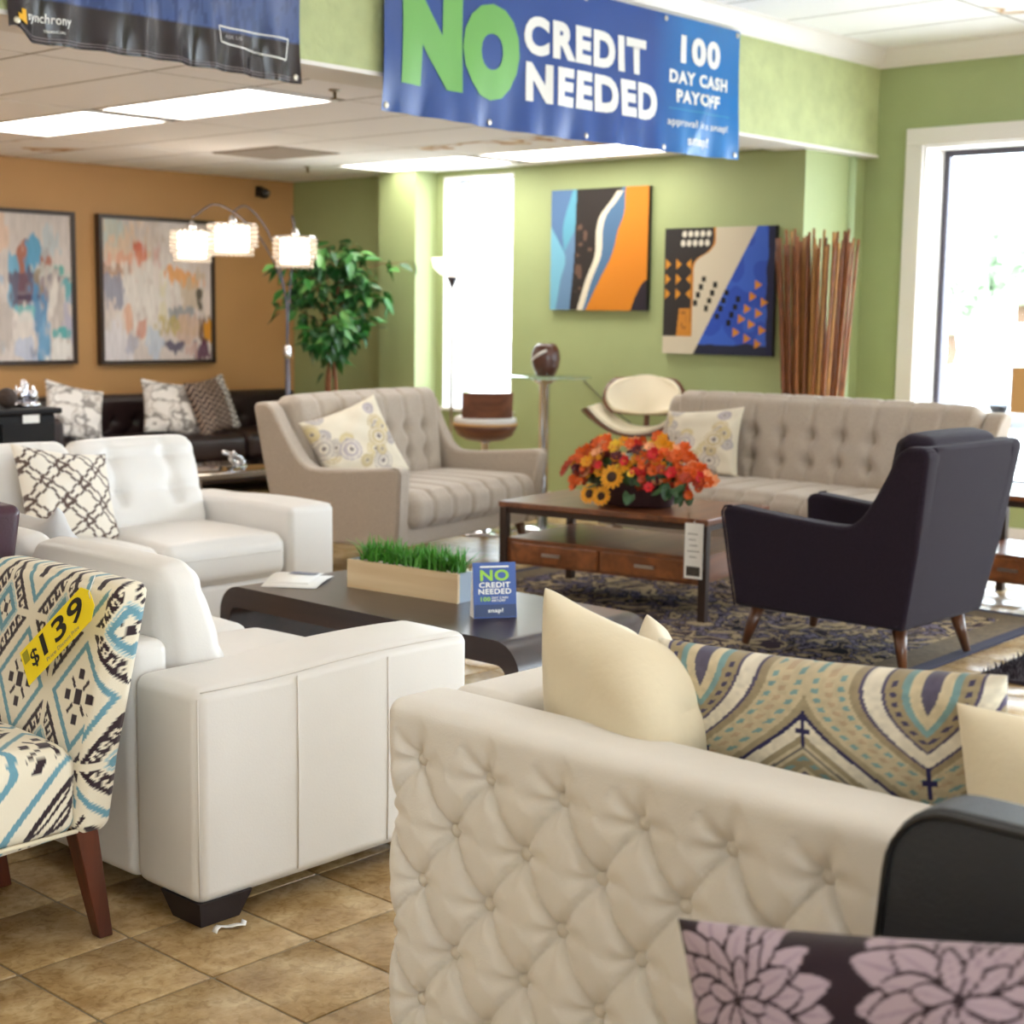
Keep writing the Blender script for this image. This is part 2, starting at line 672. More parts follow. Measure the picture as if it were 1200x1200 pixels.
m_diff = emission('fill_diffuser', '#fffdf8', FILL_STRENGTH)
m_diff_low = emission('low_light_diffuser', '#fffaf2', LOW_LAMP_STRENGTH)
def troffer(cx, cy, z, w, d, label, group=None):
    t = thing('ceiling_light', label, 'ceiling light', (cx, cy, z), 0, group)
    f = MB()
    e = 0.02
    f.box(-w / 2, -w / 2 + e, -d / 2, d / 2, -0.004, 0.06)
    f.box(w / 2 - e, w / 2, -d / 2, d / 2, -0.004, 0.06)
    f.box(-w / 2 + e, w / 2 - e, -d / 2, -d / 2 + e, -0.004, 0.06)
    f.box(-w / 2 + e, w / 2 - e, d / 2 - e, d / 2, -0.004, 0.06)
    f.box(-w / 2 + e, w / 2 - e, -d / 2 + e, d / 2 - e, 0.03, 0.06)
    f.build('frame', m_trim, t)
    mk('diffuser', *boxg(-w / 2 + e, w / 2 - e, -d / 2 + e, d / 2 - e, 0.003, 0.012), m_diff_low if z < 2.8 else m_diff, t, smooth=False)
    return t
_ll = ['lit fluorescent panel light in the low ceiling behind the dark banner', 'lit fluorescent panel light in the low ceiling nearest the left abstract painting',
       'lit fluorescent panel light in the low ceiling behind the blue banner', 'lit fluorescent panel light in the low ceiling by the narrow window']
for k, (cx, cy) in enumerate(LOW_LIGHTS):
    if k < 4:
        troffer(cx, cy, ZL, GSX - 0.014, GSY - 0.13, _ll[k])
    else:
        troffer(cx, cy, ZL, GSX - 0.012, GSY - 0.012, 'added unseen fill light panel in the low ceiling out past the dark banner', 'added far low fill lights')
for cx, cy in UP_FILL_LIGHTS:
    troffer(cx, cy, ZH, HSX - 0.012, HSY - 0.012, 'added unseen fill light panel in the high ceiling of the front showroom', 'added front showroom fill lights')

# air return grille beside the lights
m_vent = mat('vent_grey', '#a89c90', 0.6)
t = thing('air_vent', 'taupe grey air return grille in the low ceiling', 'vent', (VENT[0], VENT[1], ZL))
mk('frame', *boxg(-GSX / 2 + 0.006, GSX / 2 - 0.006, -GSY / 2 + 0.006, GSY / 2 - 0.006, 0.0, 0.02), m_ceil, t, smooth=False)
gb = MB()
mk('backing', *boxg(-0.27, 0.27, -0.1, 0.6, -0.004, 0.0), mat('vent_back', '#8f8478', 0.8), t, smooth=False)
for k in range(14):
    mk('slat', *boxg(-0.26, 0.26, -0.09 + k * 0.05, -0.06 + k * 0.05, -0.010, -0.0042), m_vent, t, smooth=False)

# ---- walls
w = MB()
W1 = (-1.15, 4.84, 0.32, 2.48)     # storefront window 1: y0,y1,z0,z1
W3 = (-5.6, -1.75, 0.32, 2.48)
xo = XW + 0.32
w.box(XW, xo, YN - 0.2, W3[0], 0, ZH)
w.box(XW, xo, W3[1], W1[0], 0, ZH)
w.box(XW, xo, W1[1], YB + 0.35, 0, ZH)
for q in (W1, W3):
    w.box(XW, xo, q[0], q[1], 0, q[2])
    w.box(XW, xo, q[0], q[1], q[3], ZH)
struct(w.build('wall_right', m_green), 'green painted wall around the storefront window')
w = MB()
W2 = (7.71, 8.43, 0.64, 2.40)
xo2 = XB + 0.30
w.box(XB, xo2, YB + 0.30, W2[0], 0, ZL + 0.1)
w.box(XB, xo2, W2[1], YO + 0.2, 0, ZL + 0.1)
w.box(XB, xo2, W2[0], W2[1], 0, W2[2])
w.box(XB, xo2, W2[0], W2[1], W2[3], ZL + 0.1)
w.box(8.22, XB, 8.50, 8.90, 0, ZL)
struct(w.build('wall_back', m_green), 'light green back wall with a pilaster')
struct(mk('wall_return', *boxg(XB, XW, YB + 0.08, YB + 0.30, 0, ZL), m_green, smooth=False), 'short green return wall beside the bamboo')
struct(mk('wall_left', *boxg(XL, XB, YO, YO + 0.2, 0, ZL + 0.1), m_orange, smooth=False), 'burnt orange wall behind the dark sofa')
struct(mk('wall_near', *boxg(XL - 0.2, XL, YN - 0.2, YO + 0.2, 0, ZH), m_beige, smooth=False))
w = MB()
W4 = (-3.6, 3.2, 0.32, 2.48)
w.box(XL, W4[0], YN - 0.2, YN, 0, ZH)
w.box(W4[1], XW, YN - 0.2, YN, 0, ZH)
w.box(W4[0], W4[1], YN - 0.2, YN, 0, W4[2])
w.box(W4[0], W4[1], YN - 0.2, YN, W4[3], ZH)
struct(w.build('wall_front', m_green))
# soffit
struct(mk('wall_soffit', *boxg(XL, XW, YB, YB + 0.27, ZL, ZH), m_stucco, smooth=False), 'green stucco soffit carrying the banners')
struct(mk('trim_1', *prism([(YB - 0.012, ZL - 0.018), (YB + 0.30, ZL - 0.018), (YB + 0.30, ZL + 0.0), (YB - 0.012, ZL + 0.0)], XL, XW - 0.002, 0), m_trim, smooth=False), 'white strip under the soffit')
# corner bead on the return wall
struct(mk('trim_2', *tube([(9.0, YB + 0.075, 0.0), (9.0, YB + 0.075, ZL - 0.02)], 0.03, 10), mat('pale_green_paint', '#b9cda0', 0.5)), 'pale green pipe on the return wall')
# crown mouldings
prof = [(0.0, 0.0), (0.0, -0.115), (0.014, -0.115), (0.02, -0.10), (0.03, -0.092), (0.045, -0.07), (0.062, -0.045), (0.075, -0.02), (0.078, -0.012), (0.09, -0.010), (0.09, 0.0)]
struct(mk('trim_3', *prism([(YB - a, ZH + b) for a, b in prof], XL, XW - 0.001, 0), m_trim, smooth=False), 'white crown moulding on the soffit')
o = mk('trim_4', *prism([(ZH + b, XW - a) for a, b in prof], YN, YB - 0.001, 1), m_trim, smooth=False)
struct(o, 'white crown moulding on the storefront wall')
# baseboards
struct(mk('baseboard_back', *boxg(XB - 0.015, XB, YB + 0.3, 8.49, 0, 0.1), m_trim, smooth=False))
struct(mk('baseboard_left', *boxg(XL, XB - 0.016, YO - 0.015, YO, 0, 0.1), m_trim, smooth=False))
struct(mk('baseboard_right', *boxg(XW - 0.015, XW, YN, YB + 0.07, 0, 0.1), m_trim, smooth=False))

# ---- windows
def window_x(name, x, q, depth, label, nm=1, casing=0.12, d=0.05, fm=None):
    y0, y1, z0, z1 = q
    fr = MB()
    xf = x + depth - 0.05
    fr.box(xf, xf + 0.05, y0 + 0.001, y0 + d, z0, z1)
    fr.box(xf, xf + 0.05, y1 - d, y1 - 0.001, z0, z1)
    fr.box(xf, xf + 0.05, y0 + d, y1 - d, z0, z0 + d)
    fr.box(xf, xf + 0.05, y0 + d, y1 - d, z1 - d, z1 - 0.001)
    root = struct(fr.build(name, fm or m_alu), label)
    rv = MB()
    rv.box(x - 0.002, xf, y0, y0 + 0.012, z0, z1)
    rv.box(x - 0.002, xf, y1 - 0.012, y1, z0, z1)
    rv.box(x - 0.002, xf, y0 + 0.012, y1 - 0.012, z1 - 0.012, z1)
    rv.build('reveal', m_trim, root)
    mk('sill', *boxg(x - 0.05, xf, y0 - 0.03, y1 + 0.03, z0, z0 + 0.025), m_trim, root, smooth=False)
    if casing:
        for (a, b, c, e) in ((y0 - casing, y0, z0, z1), (y1, y1 + casing, z0, z1), (y0 - casing, y1 + casing, z1, z1 + casing - 0.01)):
            bevel(mk('casing', *boxg(x - 0.03, x - 0.001, a, b, c, e), m_trim, root, smooth=False), 0.006, 2)
    ys = np.linspace(y0 + d, y1 - d, nm + 1)
    for k in range(nm):
        mk('pane', *boxg(xf + 0.02, xf + 0.026, ys[k], ys[k + 1], z0 + d, z1 - d), m_pane, root, smooth=False)
        if k:
            mk('mullion', *boxg(xf, xf + 0.05, ys[k] - 0.025, ys[k] + 0.025, z0 + d, z1 - d), m_alu, root, smooth=False)
    portal((x + depth + 0.03, (y0 + y1) / 2, (z0 + z1) / 2), (0, R(90), 0), z1 - z0, y1 - y0)
    return root
window_x('window_1', XW, W1, 0.30, 'large storefront window with pale casing', 3)
window_x('window_2', XB, W2, 0.22, 'narrow tall window in the green wall', 1, 0, 0.022, mat('pale_window_frame', '#a7a8b0', 0.5))
window_x('window_3', XW, W3, 0.30, 'second storefront window', 2)
root = None
fr = MB()
fr.box(W4[0], W4[1], YN - 0.12, YN - 0.07, W4[2], W4[2] + 0.05)
fr.box(W4[0], W4[1], YN - 0.12, YN - 0.07, W4[3] - 0.05, W4[3])
for xx in np.linspace(W4[0], W4[1] - 0.05, 6):
    fr.box(xx, xx + 0.05, YN - 0.12, YN - 0.07, W4[2] + 0.05, W4[3] - 0.05)
root = struct(fr.build('window_4', m_alu), 'front display window')
mk('pane', *boxg(W4[0], W4[1], YN - 0.1, YN - 0.094, W4[2] + 0.05, W4[3] - 0.05), m_pane, root, smooth=False)
portal(((W4[0] + W4[1]) / 2, YN - 0.23, (W4[2] + W4[3]) / 2), (R(90), 0, 0), W4[1] - W4[0], W4[3] - W4[2])

# ---- outside: pale pavement, trees, a parked car
m_pave = mat('pale_pavement', '#d8d6d2', 0.9, var=(1.5, 0.1))
struct(mk('ground', *boxg(XW + 0.35, 60, -40, 60, -0.25, -0.15), m_pave, smooth=False), 'pale pavement outside the window')
struct(mk('ground', *boxg(-30, XW + 0.35, -40, YN - 0.25, -0.25, -0.15), m_pave, smooth=False), 'pale pavement outside the front window')
# ================================================================== large seating
m_leather = mat('white_leather', '#e6e2de', 0.42, spec=0.45, bump=(180, 0.04), var=(6, 0.03))
m_seam = mat('white_leather_seam', '#e0dad4', 0.55)
m_espresso = mat('espresso_wood', '#241a1c', 0.5, spec=0.4)
m_cream = mat('cream_linen', '#ebe6df', 0.8, spec=0.2, sheen=0.25, bump=(420, 0.15), var=(7, 0.05))
m_creamb = mat('cream_button_linen', '#ded7cc', 0.8, spec=0.2, sheen=0.2)
m_grey = mat('oatmeal_tweed', '#b6a899', 0.85, spec=0.2, sheen=0.3, bump=(300, 0.25), var=(120, 0.16))
m_greyp = mat('oatmeal_piping', '#a89b8f', 0.85, spec=0.2)
m_navy = mat('navy_tweed', '#271d2a', 0.9, spec=0.15, sheen=0.08, bump=(300, 0.3), var=(150, 0.35))
m_walnut = mat('walnut_leg', '#4a2c1d', 0.35, coat=0.2, grain=(2, '#6b4128', 22))

def seam(name, pts, parent, m, r=0.002):
    return mk(name, *tube(pts, r, 6), m, parent)

# ---- white leather loveseats
def white_loveseat(name, label, loc, rz, W=1.75, dz=0.0):
    t = thing(name, label, 'loveseat', loc, rz)
    D, aw, ah, zb = 0.87, 0.25, 0.555, 0.055
    for s in (-1, 1):
        def crown(V, s=s):
            y = (V[:, 1] + 0.0) / (D / 2)
            top = V[:, 2] > 0
            V[top, 2] += 0.014 * np.clip(1 - ((y[top] + 0.45) / 0.9) ** 2, 0, 1)
            return V
        a = mk('arm', *softbox(aw, D, ah - zb, 0.03, (s * (W / 2 - aw / 2), 0, (ah + zb) / 2), 3, (2, 14, 2), (0.006, 0.004, 0.006), crown), m_leather, t)
        xo = s * (W / 2 + 0.003)
        for yy in (-0.14, 0.15):
            seam('seam', [(xo, yy, zb + 0.02), (xo + s * 0.004, yy, 0.3), (xo, yy, ah - 0.01)], a, m_seam)
        for zz in (ah - 0.006,):
            seam('seam', [(s * (W / 2 - 0.006), yy, zz + 0.014 * max(0, 1 - ((yy / 0.44 + 0.45) / 0.9) ** 2)) for yy in np.linspace(-0.41, 0.42, 14)], a, m_seam)
        seam('seam', [(s * (W / 2 - 0.006), D / 2 - 0.006, z) for z in (zb + 0.02, 0.3, ah - 0.02)], a, m_seam)
    iw = W - 2 * aw
    mk('seat_base', *softbox(iw - 0.004, D - 0.06, 0.22, 0.025, (0, 0.0, zb + 0.11), 2), m_leather, t)
    b = mk('back_frame', *softbox(iw - 0.004, 0.11, 0.62 - zb, 0.03, (0, D / 2 - 0.055, (0.62 + zb) / 2), 3, (2, 1, 2), (0, 0.006, 0.006)), m_leather, t)
    cw = iw / 2
    for s in (-1, 1):
        c = mk('seat_cushion', *softbox(cw - 0.008, 0.68, 0.18, 0.05, (s * cw / 2, -0.085, 0.365), 4, (8, 8, 2), (0.004, 0.012, 0.022)), m_leather, t)
        seam('seam', [(s * cw / 2 + x, -0.437, 0.39) for x in np.linspace(-cw / 2 + 0.05, cw / 2 - 0.05, 8)], c, m_seam)
        # back cushion, tufted with four dimples
        def tuft(V):
            out = V.copy()
            fr = V[:, 1] < 0
            for bx in (-0.14, 0.14):
                for bz in (-0.02, 0.13):
                    r2 = (V[:, 0] - bx) ** 2 + (V[:, 2] - bz) ** 2
                    out[fr, 1] += 0.030 * np.exp(-r2[fr] / 0.0016)
                    out[fr, 1] += 0.008 * np.exp(-(V[fr, 0] - bx) ** 2 / 0.0004) * (np.abs(V[fr, 2] - 0.055) < 0.14)
                out[fr, 1] += 0.0
            for bz in (-0.02, 0.13):
                out[fr, 1] += 0.007 * np.exp(-(V[fr, 2] - bz) ** 2 / 0.0004)
            return out
        V, F = softbox(cw - 0.006, 0.19, 0.42, 0.06, (0, 0, 0), 4, (26, 2, 26), (0.004, 0.022, 0.012), tuft)
        V[:, 1] = 0.06 + (V[:, 1] - 0.06) * np.interp(V[:, 2], [-0.21, 0.21], [1.1, 0.62])
        V = rotv(V, 'X', R(-9))
        V += np.array((s * cw / 2, D / 2 - 0.20, 0.62 + dz))
        mk('back_cushion', V, F, m_leather, t)
    for sx in (-1, 1):
        for sy in (-1, 1):
            x1, y1 = sx * (W / 2 - 0.004), sy * (D / 2 - 0.004)
            x0, y0 = x1 - sx * 0.15, y1 - sy * 0.15
            Vv = [(x1 - sx * 0.012, y1 - sy * 0.012, 0.0), (x0 + sx * 0.03, y1 - sy * 0.012, 0), (x0 + sx * 0.03, y0 + sy * 0.03, 0), (x1 - sx * 0.012, y0 + sy * 0.03, 0),
                  (x1, y1, 0.06), (x0, y1, 0.06), (x0, y0, 0.06), (x1, y0, 0.06)]
            F = [(0, 1, 2, 3), (4, 7, 6, 5), (0, 4, 5, 1), (1, 5, 6, 2), (2, 6, 7, 3), (3, 7, 4, 0)]
            if sx * sy < 0:
                F = [f[::-1] for f in F]
            mk('foot', Vv, F, m_espresso, t, smooth=False)
    return t

white_loveseat('leather_loveseat', 'white leather loveseat with its back against the patterned price-tagged chair', (2.435, 2.755 + 0.875, 0), R(90), 1.75, -0.035)
white_loveseat('leather_loveseat', 'white leather loveseat holding the brown lattice pillow', (4.40 - 0.875, 5.04 + 0.435, 0), 0)

# ---- cream button-tufted sofa, its back to the camera
def diamond(y, z, y0, z0, sy, sz, ztop):
    """displacement (inward positive) of deep diamond tufting; buttons at rows z0 - k*sz, y0 - i*sy (half step on odd rows)"""
    a = (y - y0) / sy + (z - z0) / (2 * sz)
    b = (y - y0) / sy - (z - z0) / (2 * sz)
    fa = np.abs(a - np.round(a))
    fb = np.abs(b - np.round(b))
    ia, ib = np.round(a), np.round(b)
    by = y0 + (ia + ib) / 2 * sy
    bz = z0 + (ia - ib) * sz
    rr = np.hypot(y - by, z - bz)
    ok = bz <= ztop + 0.01
    th_ = np.arctan2(z - bz, y - by)
    pit = 0.044 * np.exp(-(rr / (0.021 * (1 + 0.28 * np.cos(th_ * 6 + 1)))) ** 1.1) * ok
    below = np.clip((ztop - z) / 0.02 + 0.5, 0, 1)
    pl = np.minimum(fa, fb)
    pleat = 0.012 * np.exp(-(pl / 0.03) ** 1.0) * below
    vert = np.abs((y - y0) / sy - np.round((y - y0) / sy)) * sy
    above = np.clip((z - ztop) / 0.02, 0, 1) * np.exp(-np.clip(z - ztop, 0, 1) / 0.035)
    fold = 0.010 * np.exp(-(vert / (0.008 + 0.2 * np.clip(z - ztop, 0, 1))) ** 2) * above
    puff = 0.004 * (1 - np.sin(np.clip(fa, 0, .5) * PI) * np.sin(np.clip(fb, 0, .5) * PI)) * below
    return pit + pleat + fold + puff

def cream_sofa():
    W, D, Hh, th = 2.24, 0.77, 0.742, 0.15
    t = thing('tufted_sofa', 'cream linen sofa with diamond button tufting all over its outer back', 'sofa', (1.765 + D / 2, 1.90 - W / 2, 0), R(90))
    # local: x -> world +Y, front -y -> world +X ; back face at y=+D/2
    yb = D / 2
    x0b, zb0, sx, sz = W / 2 - 0.072, 0.64, 0.158, 0.1075
    def tuft_back(V):
        V = V.copy()
        f = V[:, 1] > th / 2 - 0.045
        wgt = np.clip((V[:, 1] - (th / 2 - 0.045)) / 0.03, 0, 1)
        dsp = diamond(V[:, 0], V[:, 2] + Hh / 2 + 0.04, x0b, zb0, sx, sz, zb0)
        edge = np.clip((W / 2 - np.abs(V[:, 0])) / 0.02, 0, 1) * 0.6 + 0.4
        V[:, 1] -= dsp * wgt * edge
        end = np.abs(V[:, 0]) > W / 2 - 0.02
        V[end, 0] -= np.sign(V[end, 0]) * dsp[end] * 0.45 * wgt[end]
        return V
    V, F = softbox(W, th, Hh - 0.08, 0.03, (0, yb - th / 2, Hh / 2 + 0.04), 3, (400, 3, 130), (0, 0, 0), tuft_back)
    back = mk('back_panel', V, F, m_cream, t)
    V, F = lathe([(0.0, 0.010), (0.006, 0.009), (0.011, 0.005), (0.0135, 0.0), (0.012, -0.004)][::-1], 14)
    bv = rotv(V, 'X', R(-90))
    first = None
    for k in range(6):
        z = zb0 - k * sz
        i = 0
        while True:
            x = x0b - i * sx - (sx / 2 if k % 2 else 0)
            i += 1
            if x < -W / 2 + 0.03:
                break
            if first is None:
                first = mk('button', bv, F, m_creamb, t)
                o = first
            else:
                o = bpy.data.objects.new('button', first.data)
                COL.objects.link(o)
                o.parent = t
            o.location = (x, yb - 0.034, z)
    for s in (-1, 1):
        def tuft_arm(V, s=s):
            V = V.copy()
            wgt = np.clip((s * V[:, 0] - (th / 2 - 0.04)) / 0.03, 0, 1)
            dsp = diamond(V[:, 1], V[:, 2] + Hh / 2 + 0.04, 0.0, zb0, sx, sz, zb0)
            V[:, 0] -= s * dsp * wgt * 0.8
            return V
        mk('arm', *softbox(th, D - th - 0.002, Hh - 0.085, 0.03, (s * (W / 2 - th / 2 - 0.004), -th / 2, Hh / 2 + 0.038), 3, (2, 90, 84), (0, 0, 0), tuft_arm), m_cream, t)
    iw = W - 2 * th
    mk('seat_base', *softbox(iw - 0.01, D - th - 0.03, 0.2, 0.02, (0, -th / 2, 0.19), 2), m_cream, t)
    for s in (-1, 1):
        mk('seat_cushion', *softbox(iw / 2 - 0.012, D - th - 0.02, 0.17, 0.05, (s * (iw / 4 - 0.002), -th / 2 - 0.005, 0.375), 3, (6, 6, 2), (0, 0, 0.02)), m_cream, t)
    for sx_ in (-1, 1):
        for sy_ in (-1, 1):
            mk('foot', *lathe([(0.02, 0), (0.03, 0.09)], 12, (sx_ * (W / 2 - 0.09), sy_ * (D / 2 - 0.09), 0)), m_espresso, t)
    return t
cream_sofa()

# ---- mid-century seating: sofa, loveseat and armchair share one build
def side_outline(zb=0.175, arm_f=0.60, arm_b=0.565, top=0.90, yf=-0.43, yb=0.40, lean=0.11):
    """outline in (y, z) of a side panel: low arm sweeping up into the back"""
    pts = [(yf + 0.05, zb), (yf + 0.025, 0.36), (yf, arm_f - 0.03)]
    pts += [(yf + 0.015, arm_f - 0.005), (yf + 0.05, arm_f)]
    arm = smoothpts([(yf + 0.05, arm_f), (-0.15, arm_f - 0.02), (0.10, arm_b), (0.19, arm_b + 0.02), (0.255, arm_b + 0.09), (0.33, top - 0.12), (0.375, top - 0.035), (0.42, top)], 22)
    pts += [tuple(p) for p in arm[1:]]
    pts += [(yb + lean - 0.02, top + 0.002), (yb + lean, top - 0.025), (yb + 0.06, 0.5), (yb, zb)]
    return pts

def channel_tufts(X, Z, cols, rows, pit=0.046):
    """X across, Z up: inward displacement for vertical channels pinched by buttons"""
    d = np.zeros_like(X)
    for i, cx in enumerate(cols):
        d += 0.017 * np.exp(-((X - cx) / 0.014) ** 2)
        for j, cz in enumerate(rows):
            d += pit * np.exp(-(((X - cx) / 0.036) ** 2 + ((Z - cz) / 0.036) ** 2))
    return d

def midcentury(name, label, cat, loc, rz, W, ncols, m, seat_split=1, flare=0.10, legs_in=0.10, group=None):
    t = thing(name, label, cat, loc, rz, group)
    zb = 0.175
    out = side_outline(zb)
    th = 0.10
    for s in (-1, 1):
        n = len(out)
        V, F = prism(out, 0, th, 0)
        V[:, 0] -= th
        # V x in [-th,0]; flare outwards with height, thin towards the front top
        V[:, 0] = V[:, 0] + flare * (V[:, 2] - zb)
        V[:, 0] = (W / 2 - flare * 0.42 + V[:, 0])
        if s < 0:
            V[:, 0] *= -1
            F = [f[::-1] for f in F]
        a = mk('arm', V, F, m, t, auto=50)
        bevel(a, 0.022, 3, 40)
        # piping round the front edge of the arm
        pp = [(s * (W / 2 - flare * 0.42 + flare * (z - zb) - 0.006), y - 0.004, z) for y, z in out[0:5]]
        seam('piping', pp, a, m_greyp if m is m_grey else m, 0.005)
    wi = W / 2 - flare * 0.42 - th          # inner half width at the bottom
    def xin(z):
        return wi + flare * (z - zb)
    # outer back: a slab between the side panels
    zs = np.linspace(zb, 0.90, 10)
    yo = lambda z: np.interp(z, [zb, 0.5, 0.875, 0.91], [0.40, 0.46, 0.51, 0.505])
    V, F = [], []
    for z in zs:
        for x in np.linspace(-1, 1, 9):
            V.append((x * (xin(z) + 0.03), yo(z), z))
    for z in zs:
        for x in np.linspace(-1, 1, 9):
            V.append((x * (xin(z) + 0.03), yo(z) - 0.07, z))
    nz, nx = len(zs), 9
    F = [tuple(f[::-1]) for f in gridf(nz, nx).tolist()]
    F = [tuple(f) for f in gridf(nz, nx).tolist()]
    F += [tuple(f[::-1]) for f in gridf(nz, nx, nz * nx).tolist()]
    I = np.arange(nz * nx).reshape(nz, nx)
    rim = list(I[0, :]) + list(I[1:, -1]) + list(I[-1, -2::-1]) + list(I[-2:0:-1, 0])
    for k in range(len(rim)):
        a, b = rim[k], rim[(k + 1) % len(rim)]
        F.append((a, a + nz * nx, b + nz * nx, b)[::-1])
    ob = mk('back_shell', V, F, m, t, auto=50)
    bevel(ob, 0.015, 2, 50)
    # back cushion: tall, leaning, tufted
    wb = 2 * xin(0.7)
    hgt, zc = 0.56, 0.655
    cols = np.linspace(-wb / 2, wb / 2, ncols + 1)[1:-1] if ncols > 1 else []
    rows = (-0.10, 0.05)
    def tuft(V):
        V = V.copy()
        f = V[:, 1] < 0
        d = channel_tufts(V[:, 0], V[:, 2], cols, rows)
        V[f, 1] += d[f]
        k = V[:, 2] > 0.2
        V[k, 2] -= 0.25 * d[k] * np.clip((V[k, 2] - 0.2) / 0.06, 0, 1)
        # taper to the arms below
        sc = np.interp(V[:, 2] + zc, [0.4, 0.9], [xin(0.42) / xin(0.7), xin(0.9) / xin(0.7)])
        V[:, 0] *= sc
        return V
    V, F = softbox(wb - 0.01, 0.17, hgt, 0.06, (0, 0, 0), 4, (max(16, 14 * ncols), 2, 40), (0, 0.03, 0.012), tuft)
    V = rotv(V, 'X', R(-10))
    V += np.array((0, 0.345, zc))
    bc = mk('back_cushion', V, F, m, t)
    bn = None
    bV, bF = lathe([(0.008, -0.004), (0.010, 0.0), (0.007, 0.004), (0.001, 0.006)], 10)
    bV = rotv(bV, 'X', R(90))
    for cx in cols:
        for rz_ in rows:
            p = rotv(np.array([[cx * np.interp(rz_ + zc, [0.4, 0.9], [xin(0.42) / xin(0.7), xin(0.9) / xin(0.7)]), -0.085 - 0.022 + 0.05, rz_]]), 'X', R(-10))[0] + np.array((0, 0.345, zc))
            if bn is None:
                bn = mk('button', bV, bF, m, bc)
                o = bn
            else:
                o = bpy.data.objects.new('button', bn.data)
                COL.objects.link(o)
                o.parent = bc
            o.location = p
    # seat: channelled cushion over a sloping base
    for q in range(seat_split):
        ws = 2 * xin(0.38) / seat_split
        cx = -xin(0.38) + ws * (q + 0.5)
        sc_ = np.linspace(-ws / 2, ws / 2, max(2, ncols // seat_split) + 1)[1:-1]
        def chan(V):
            V = V.copy()
            for c_ in sc_:
                up = (V[:, 2] > 0)
                g = 0.020 * np.exp(-((V[:, 0] - c_) / 0.013) ** 2)
                V[up, 2] -= g[up]
                fr = V[:, 1] < -0.2
                V[fr, 1] += g[fr]
            return V
        mk('seat_cushion', *softbox(ws - 0.012, 0.68, 0.19, 0.07, (cx, -0.10, 0.365), 4, (max(10, 12 * ncols // seat_split), 10, 2), (0, 0.015, 0.02), chan), m, t)
    V, F = boxg(-1, 1, -0.385, 0.40, zb, 0.30)
    V[:, 0] *= np.where(V[:, 2] > 0.2, xin(0.3), xin(zb))
    V[(V[:, 1] < 0) & (V[:, 2] < 0.2), 1] += 0.02
    bevel(mk('seat_base', V, F, m, t, auto=40), 0.01, 2)
    # splayed tapered legs
    for sx in (-1, 1):
        for sy in (-1, 1):
            xt, yt = sx * (W / 2 - flare * 0.42 - legs_in), (0.33 if sy > 0 else -0.32)
            mk('leg', *tube([(xt + sx * 0.035, yt + sy * 0.045, 0.006), (xt, yt, zb + 0.005)], [0.016, 0.031], 12), m_walnut, t)
    return t

midcentury('armchair', 'dark navy fabric armchair with splayed wooden legs, standing on the patterned rug', 'armchair', (5.70, 3.225, 0.012), R(180), 0.76, 1, m_navy)
midcentury('fabric_loveseat', 'oatmeal tufted fabric loveseat with one floral cushion, facing the flower table', 'loveseat', (6.02, 6.22, 0), R(11), 1.50, 7, m_grey)
midcentury('fabric_sofa', 'long oatmeal tufted fabric sofa in front of the bamboo sticks', 'sofa', (7.32, 4.62, 0), R(-90), 2.10, 10, m_grey)
# ================================================================== tables and what stands on them
m_top_dark = mat('dark_espresso_veneer', '#2c2122', 0.28, spec=0.6, grain=(1, '#3a2b2a', 14))
m_brown = mat('brown_wood', '#5d3219', 0.3, coat=0.25, grain=(1, '#7d4826', 16))
m_brown2 = mat('brown_wood_drawer', '#653719', 0.32, coat=0.2, grain=(1, '#8a5029', 18))
m_bronze = mat('dark_bronze', '#38281f', 0.45, 0.3)
m_steel = mat('brushed_steel', '#b8b4b0', 0.3, 1.0)
m_paper = mat('white_paper', '#f2f0ec', 0.7)
m_ink = mat('grey_ink', '#8c8884', 0.8)
m_black_ink = mat('black_ink', '#1c1a1a', 0.7)
m_white_ink = mat('white_ink', '#f4f4f2', 0.6)

